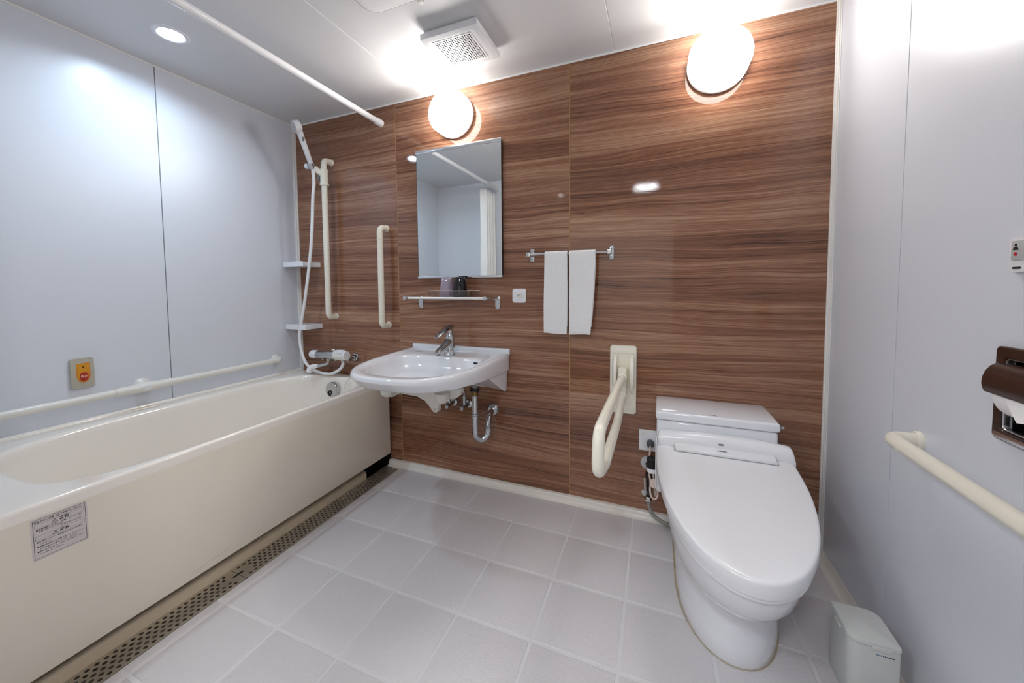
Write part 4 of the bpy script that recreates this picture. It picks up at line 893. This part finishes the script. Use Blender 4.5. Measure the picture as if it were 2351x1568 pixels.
# ------------------------------------------------------------------ right wall: handrail, paper holder, panel, bin
hr = elbow_bar('handrail', [(RW, -0.572, 0.698), (RW-0.060, -0.572, 0.698), (RW-0.060, -1.55, 0.698), (RW, -1.55, 0.698)], 0.0175, 'cream', (RW, -1.0, 0.698),
     'cream horizontal handrail on the white right wall beside the toilet', 'handrail', [((RW, -0.572, 0.698), (-1, 0, 0)), ((RW, -1.55, 0.698), (-1, 0, 0))], 0.0235, 0.045)
collar(hr, (RW-0.060, -0.632, 0.698), 'y', 0.0175, 'cream')
def paper_holder():
    y0, y1, z0, z1 = -0.800, -1.085, 0.797, 0.980
    t = thing('paper_holder', (RW, (y0+y1)/2, 0.88), 'dark walnut toilet paper holder with curved flap at the right edge', 'paper holder')
    # frame axes on the right wall: right = -y ... seen from the room; u = -y, v = z, out = -x  (u x v = -x)
    u = Vector((0, -1, 0)); o = Vector((RW, (y0+y1)/2, (z0+z1)/2)); W_, H_ = y0-y1, z1-z0
    def fr(w, h, b, d, name, m, off=0.0, par=None, lbl=None):
        a = rrect(w, h, 0.008, 4); c = rrect(w-2*b, h-2*b, 0.008, 4)
        rings = []
        for pts, dd in ((a, off), (a, off+d-0.002), ([(p[0]*(1-0.004/w), p[1]*(1-0.004/h)) for p in a], off+d), ([(p[0]*1.008, p[1]*1.015) for p in c], off+d), (c, off+d-0.002), (c, off)):
            rings.append([o+u*p[0]+Z*p[1]-X*dd for p in pts])
        return obj(name, loft(rings, True, (False, False)), m, par or t, smooth=30, label=lbl)
    fr(W_, H_, 0.020, 0.010, 'frame', 'wood_dark')
    fr(W_-0.041, H_-0.041, 0.0035, 0.0090, 'inner_bezel', 'alu', lbl='bright metal inner edge')
    obj('recess', join(box(RW+0.070, RW+0.074, PH[0], PH[1], PH[2], PH[3]), box(RW+0.0065, RW+0.070, PH[0], PH[0]+0.002, PH[2], PH[3]), box(RW+0.0065, RW+0.070, PH[1]-0.002, PH[1], PH[2], PH[3]),
        box(RW+0.0065, RW+0.070, PH[0], PH[1], PH[2], PH[2]+0.002), box(RW+0.0065, RW+0.070, PH[0], PH[1], PH[3]-0.002, PH[3])), 'black', t, smooth=0, label='black recess behind the roll')
    obj('bottom_tray', slab(rrect(W_-0.012, 0.012, 0.003), o-Z*(H_/2-0.009)-X*0.0095, u, Z, 0.002, 0.001), 'alu', t)
    # curved flap
    fy0, fy1 = y0-0.012, y1+0.024
    arc = [(RW-0.006, 0.949), (RW-0.016, 0.947), (RW-0.024, 0.941), (RW-0.0305, 0.931), (RW-0.0340, 0.919), (RW-0.0350, 0.907), (RW-0.0335, 0.897), (RW-0.0305, 0.890)]
    inn = [(x+0.0035, z-0.004*(1-i/7)) for i, (x, z) in enumerate(arc)]
    obj('flap', strip_y(arc+list(reversed(inn)), fy1, fy0), 'wood_dark', t, smooth=50, label='curved walnut flap')
    rl = thing('toilet_roll', (RW+0.005, (fy0+fy1)/2, 0.875), 'white toilet roll with a folded paper tip under the walnut flap', 'toilet roll')
    ry0, ry1 = fy0-0.012, fy1+0.014
    obj('paper_roll', lathe([(0.010, 0), (0.040, 0.0), (0.0405, 0.001), (0.0405, ry0-ry1-0.001), (0.040, ry0-ry1), (0.010, ry0-ry1)], (RW+0.0145, ry1, 0.885), 'y', 40), 'paper', rl)
    xx = RW-0.0275
    obj('paper_tail', ([(xx, ry0-0.030, 0.888), (xx, ry1, 0.888), (xx-0.001, ry1+0.02, 0.872), (xx-0.002, ry1+0.09, 0.866), (xx-0.005, ry0-0.066, 0.852), (xx-0.002, ry0-0.050, 0.864)], [(0, 1, 2, 3, 4, 5)]), 'paper', rl, smooth=0, label='folded triangular paper tip')
paper_holder()
def wall_panel_right():
    y0, y1, z0, z1 = -0.816, -0.936, 1.124, 1.189
    t = thing('control_panel', (RW, (y0+y1)/2, 1.15), 'white call switch plate with a red mark on the right wall above the paper holder', 'switch plate')
    u = Vector((0, -1, 0)); c = Vector((RW, (y0+y1)/2, (z0+z1)/2))
    obj('plate', slab(rrect(y0-y1, z1-z0, 0.003), c, u, Z, 0.009, 0.0025), 'plastic', t)
    b = obj('button', slab(rrect(0.048, 0.036, 0.002), Vector((RW-0.009, y0-0.030, 1.164)), u, Z, 0.0018, 0.0006), 'palegrey', t)
    p = Vector((RW-0.011, y0-0.0155, 1.170))
    obj('person_icon', join(slab([(-0.006, -0.005), (0.006, -0.005), (0.0035, 0.001), (-0.0035, 0.001)], p, u, Z, 0.0003), slab(rrect(0.005, 0.005, 0.0024, 4), p+Z*0.0045, u, Z, 0.0003)), 'ink', b, smooth=0, label='small dark seated-figure icon')
    obj('red_mark', slab(rrect(0.006, 0.006, 0.001), p-Z*0.0125, u, Z, 0.0004), 'redlamp', b, smooth=0, label='small red mark')
    obj('printed_mark', slab(rrect(0.018, 0.004, 0.0018), Vector((RW-0.0092, y0-0.017, 1.1315)), u, Z, 0.0003), 'ink', t, smooth=0, label='dark printed mark below the button')
wall_panel_right()
def bin_():
    x0, x1, y0, y1, h = 2.737, 2.842, -0.655, -0.535, 0.188
    t = thing('sanitary_bin', ((x0+x1)/2, (y0+y1)/2, 0), 'small pale grey sanitary bin on the floor right of the toilet', 'bin')
    # rounded left-front and right-back corners, tighter ones elsewhere
    def outl(ins):
        pts = []
        for cx_, cy_, r, a0 in ((x1-0.028, y1-0.028, 0.028, 0), (x0+0.007, y1-0.007, 0.007, 90), (x0+0.026, y0+0.026, 0.026, 180), (x1-0.007, y0+0.007, 0.007, 270)):
            for k in range(7):
                a = radians(a0+90*k/6); pts.append((cx_+(r-ins)*cos(a), cy_+(r-ins)*sin(a)))
        return pts
    def rg(ins, z): return [(p[0], p[1], z) for p in outl(ins)]
    obj('body', loft([rg(0.0035, 0.0), rg(0.002, 0.004), rg(0.0012, h-0.014)]), 'bin', t, smooth=50)
    ld = obj('lid', loft([rg(0.003, h-0.0132), rg(0.0, h-0.012), rg(0.0, h-0.003), rg(0.0012, h-0.0008), rg(0.004, h)]), 'bin', t, smooth=40)
    obj('lid_tab', slab(rrect(0.040, 0.008, 0.002), ((x0+x1)/2+0.012, y0, h-0.012), X, Z, 0.004, 0.0015), 'bin', ld)
    obj('side_latch', box(x0-0.0022, x0+0.002, -0.602, -0.572, h-0.024, h-0.016, 0.001), 'plastic2', t)
    for k in range(9):
        xk = (x0+x1)/2+0.003+k*0.0041
        obj('letter_mark', slab(rrect(0.0026, 0.0028, 0.0009, 3), (xk, y0+0.0012, h-0.031), X, Z, 0.0004), 'print_blue' if k < 4 else 'ink', t, smooth=0)
bin_()

# ------------------------------------------------------------------ ceiling things and lamps
def wall_lamp(x, z, label):
    t = thing('wall_lamp', (x, 0, z), label, 'lamp', 'round wall lamps')
    r = 0.116
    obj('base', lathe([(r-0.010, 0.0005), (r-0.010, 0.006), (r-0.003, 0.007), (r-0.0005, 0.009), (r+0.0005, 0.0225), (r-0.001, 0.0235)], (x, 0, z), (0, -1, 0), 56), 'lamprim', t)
    df = obj('diffuser', lathe([(r-0.006, 0.0955), (r-0.012, 0.097), (0.05, 0.0985), (0, 0.099)], (x, 0, z), (0, -1, 0), 56, (False, True)), 'lampwhite', t, smooth=40)
    obj('diffuser_side', lathe([(r-0.0005, 0.0236), (r, 0.086), (r-0.002, 0.092), (r-0.006, 0.0955)], (x, 0, z), (0, -1, 0), 56, (False, False)), 'lampside', df, smooth=40)
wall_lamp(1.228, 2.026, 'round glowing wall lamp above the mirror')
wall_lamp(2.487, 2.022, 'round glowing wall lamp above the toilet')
def tub_light():
    t = thing('downlight', (LX, LY, RH), 'round recessed light in the ceiling over the bathtub', 'ceiling light')
    obj('ring', lathe([(LR-0.001, -0.020), (LR-0.001, 0.002), (LR+0.003, 0.0045), (LR+0.014, 0.004), (LR+0.020, 0.0008), (LR+0.020, 0.0003)], (LX, LY, RH), (0, 0, -1), 48, (False, False)), 'plastic', t)
    obj('diffuser', lathe([(LR-0.0012, -0.0205), (LR-0.0012, -0.0185), (LR-0.006, -0.0180), (0, -0.0178)], (LX, LY, RH), (0, 0, -1), 48, (False, True)), 'downglow', t)
    obj('housing', lathe([(LR+0.012, 0.0), (LR+0.012, 0.06), (0, 0.06)], (LX, LY, RH+0.021), 'z', 24, (False, True)), 'palegrey', t)
def downlight(x, y, m, label, r=0.058):
    t = thing('downlight', (x, y, RH), label, 'ceiling light')
    obj('ring', lathe([(r+0.013, 0.0005), (r+0.013, 0.002), (r+0.009, 0.0055), (r, 0.0050), (r-0.002, 0.001)], (x, y, RH), (0, 0, -1), 48, (False, False)), 'plastic', t)
    obj('diffuser', lathe([(r, 0.001), (r, 0.0035), (r-0.006, 0.0042), (0, 0.0045)], (x, y, RH), (0, 0, -1), 48, (False, True)), m, t)
tub_light()
downlight(2.145, -2.535, 'hallglow', 'round recessed light in the hallway ceiling, outside the frame', 0.13)
downlight(1.15, -2.45, 'hallglow', 'added round fill light in the hallway ceiling left of the doorway, outside the frame', 0.13)  # unseen fill light, added to brighten the bathroom through the doorway
downlight(3.20, -2.45, 'hallglow', 'added round fill light in the hallway ceiling right of the doorway, outside the frame', 0.13)  # second added fill light, likewise out of view
M['fanvoid'] = mat('fan_void', (0.05, 0.045, 0.03), 0.95, spec=0.05)
def vent():
    x0, x1, y0, y1 = 1.322, 1.587, -0.462, -0.222; zb = RH-0.042
    t = thing('ceiling_vent', ((x0+x1)/2, (y0+y1)/2, RH), 'square white exhaust vent with a fine grid on the ceiling', 'vent')
    gx0, gx1, gy0, gy1 = 1.368, 1.540, -0.428, -0.262
    def sq(a, b, c, d, z): return [(a, c, z), (b, c, z), (b, d, z), (a, d, z)]
    rings = [sq(x0+0.012, x1-0.012, y0+0.012, y1-0.012, RH-0.0005), sq(x0+0.012, x1-0.012, y0+0.012, y1-0.012, RH-0.012), sq(x0, x1, y0, y1, RH-0.014), sq(x0, x1, y0, y1, zb+0.004), sq(x0+0.014, x1-0.014, y0+0.014, y1-0.014, zb),
             sq(gx0-0.006, gx1+0.006, gy0-0.006, gy1+0.006, zb), sq(gx0-0.005, gx1+0.005, gy0-0.005, gy1+0.005, zb-0.0015), sq(gx0, gx1, gy0, gy1, zb-0.0015), sq(gx0, gx1, gy0, gy1, zb+0.02)]
    obj('cover', loft(rings, True, (False, False)), 'plastic', t, smooth=25)
    obj('dark_interior', box(gx0-0.001, gx1+0.001, gy0-0.001, gy1+0.001, zb+0.005, zb+0.009), 'fanvoid', t, smooth=0, label='dark fan space behind the grid')
    n = 16; bars = []
    for k in range(n+1):
        x = gx0+(gx1-gx0)*k/n; y = gy0+(gy1-gy0)*k/n
        bars.append(box(x-0.0016, x+0.0016, gy0, gy1, zb-0.0012, zb+0.0012)); bars.append(box(gx0, gx1, y-0.0016, y+0.0016, zb-0.0010, zb+0.0012))
    tag(obj('grid', join(*bars), 'plastic', t, smooth=0), kind='stuff')
    obj('label_print', join(box(1.405, 1.417, -0.441, -0.438, zb-0.0004, zb-0.0001), box(1.430, 1.465, -0.443, -0.436, zb-0.0004, zb-0.0001)), 'greyhose', t, smooth=0, label='small grey printed marks')
vent()
M['hatchgap'] = mat('hatch_gap', (0.42, 0.39, 0.37), 0.7)
def hatch():
    x0, x1, y0, y1 = 1.20, 1.64, -1.06, -0.612
    t = thing('ceiling_hatch', ((x0+x1)/2, (y0+y1)/2, RH), 'rounded white access hatch in the ceiling at the top edge', 'hatch')
    c = ((x0+x1)/2, (y0+y1)/2, RH-0.0004)
    obj('shadow_gap', slab(rrect(x1-x0, y1-y0, 0.055, 8), c, X, -Y, 0.0006), 'hatchgap', t, smooth=0, label='dark gap around the hatch')
    obj('door', slab(rrect(x1-x0-0.010, y1-y0-0.010, 0.051, 8), c, X, -Y, 0.0040, 0.0012), 'ceil', t)
    obj('knob', lathe([(0.013, 0.0), (0.0135, 0.004), (0.011, 0.007), (0, 0.008)], (1.425, -0.605, RH-0.0004), (0, 0, -1), 24), 'plastic2', t)
hatch()
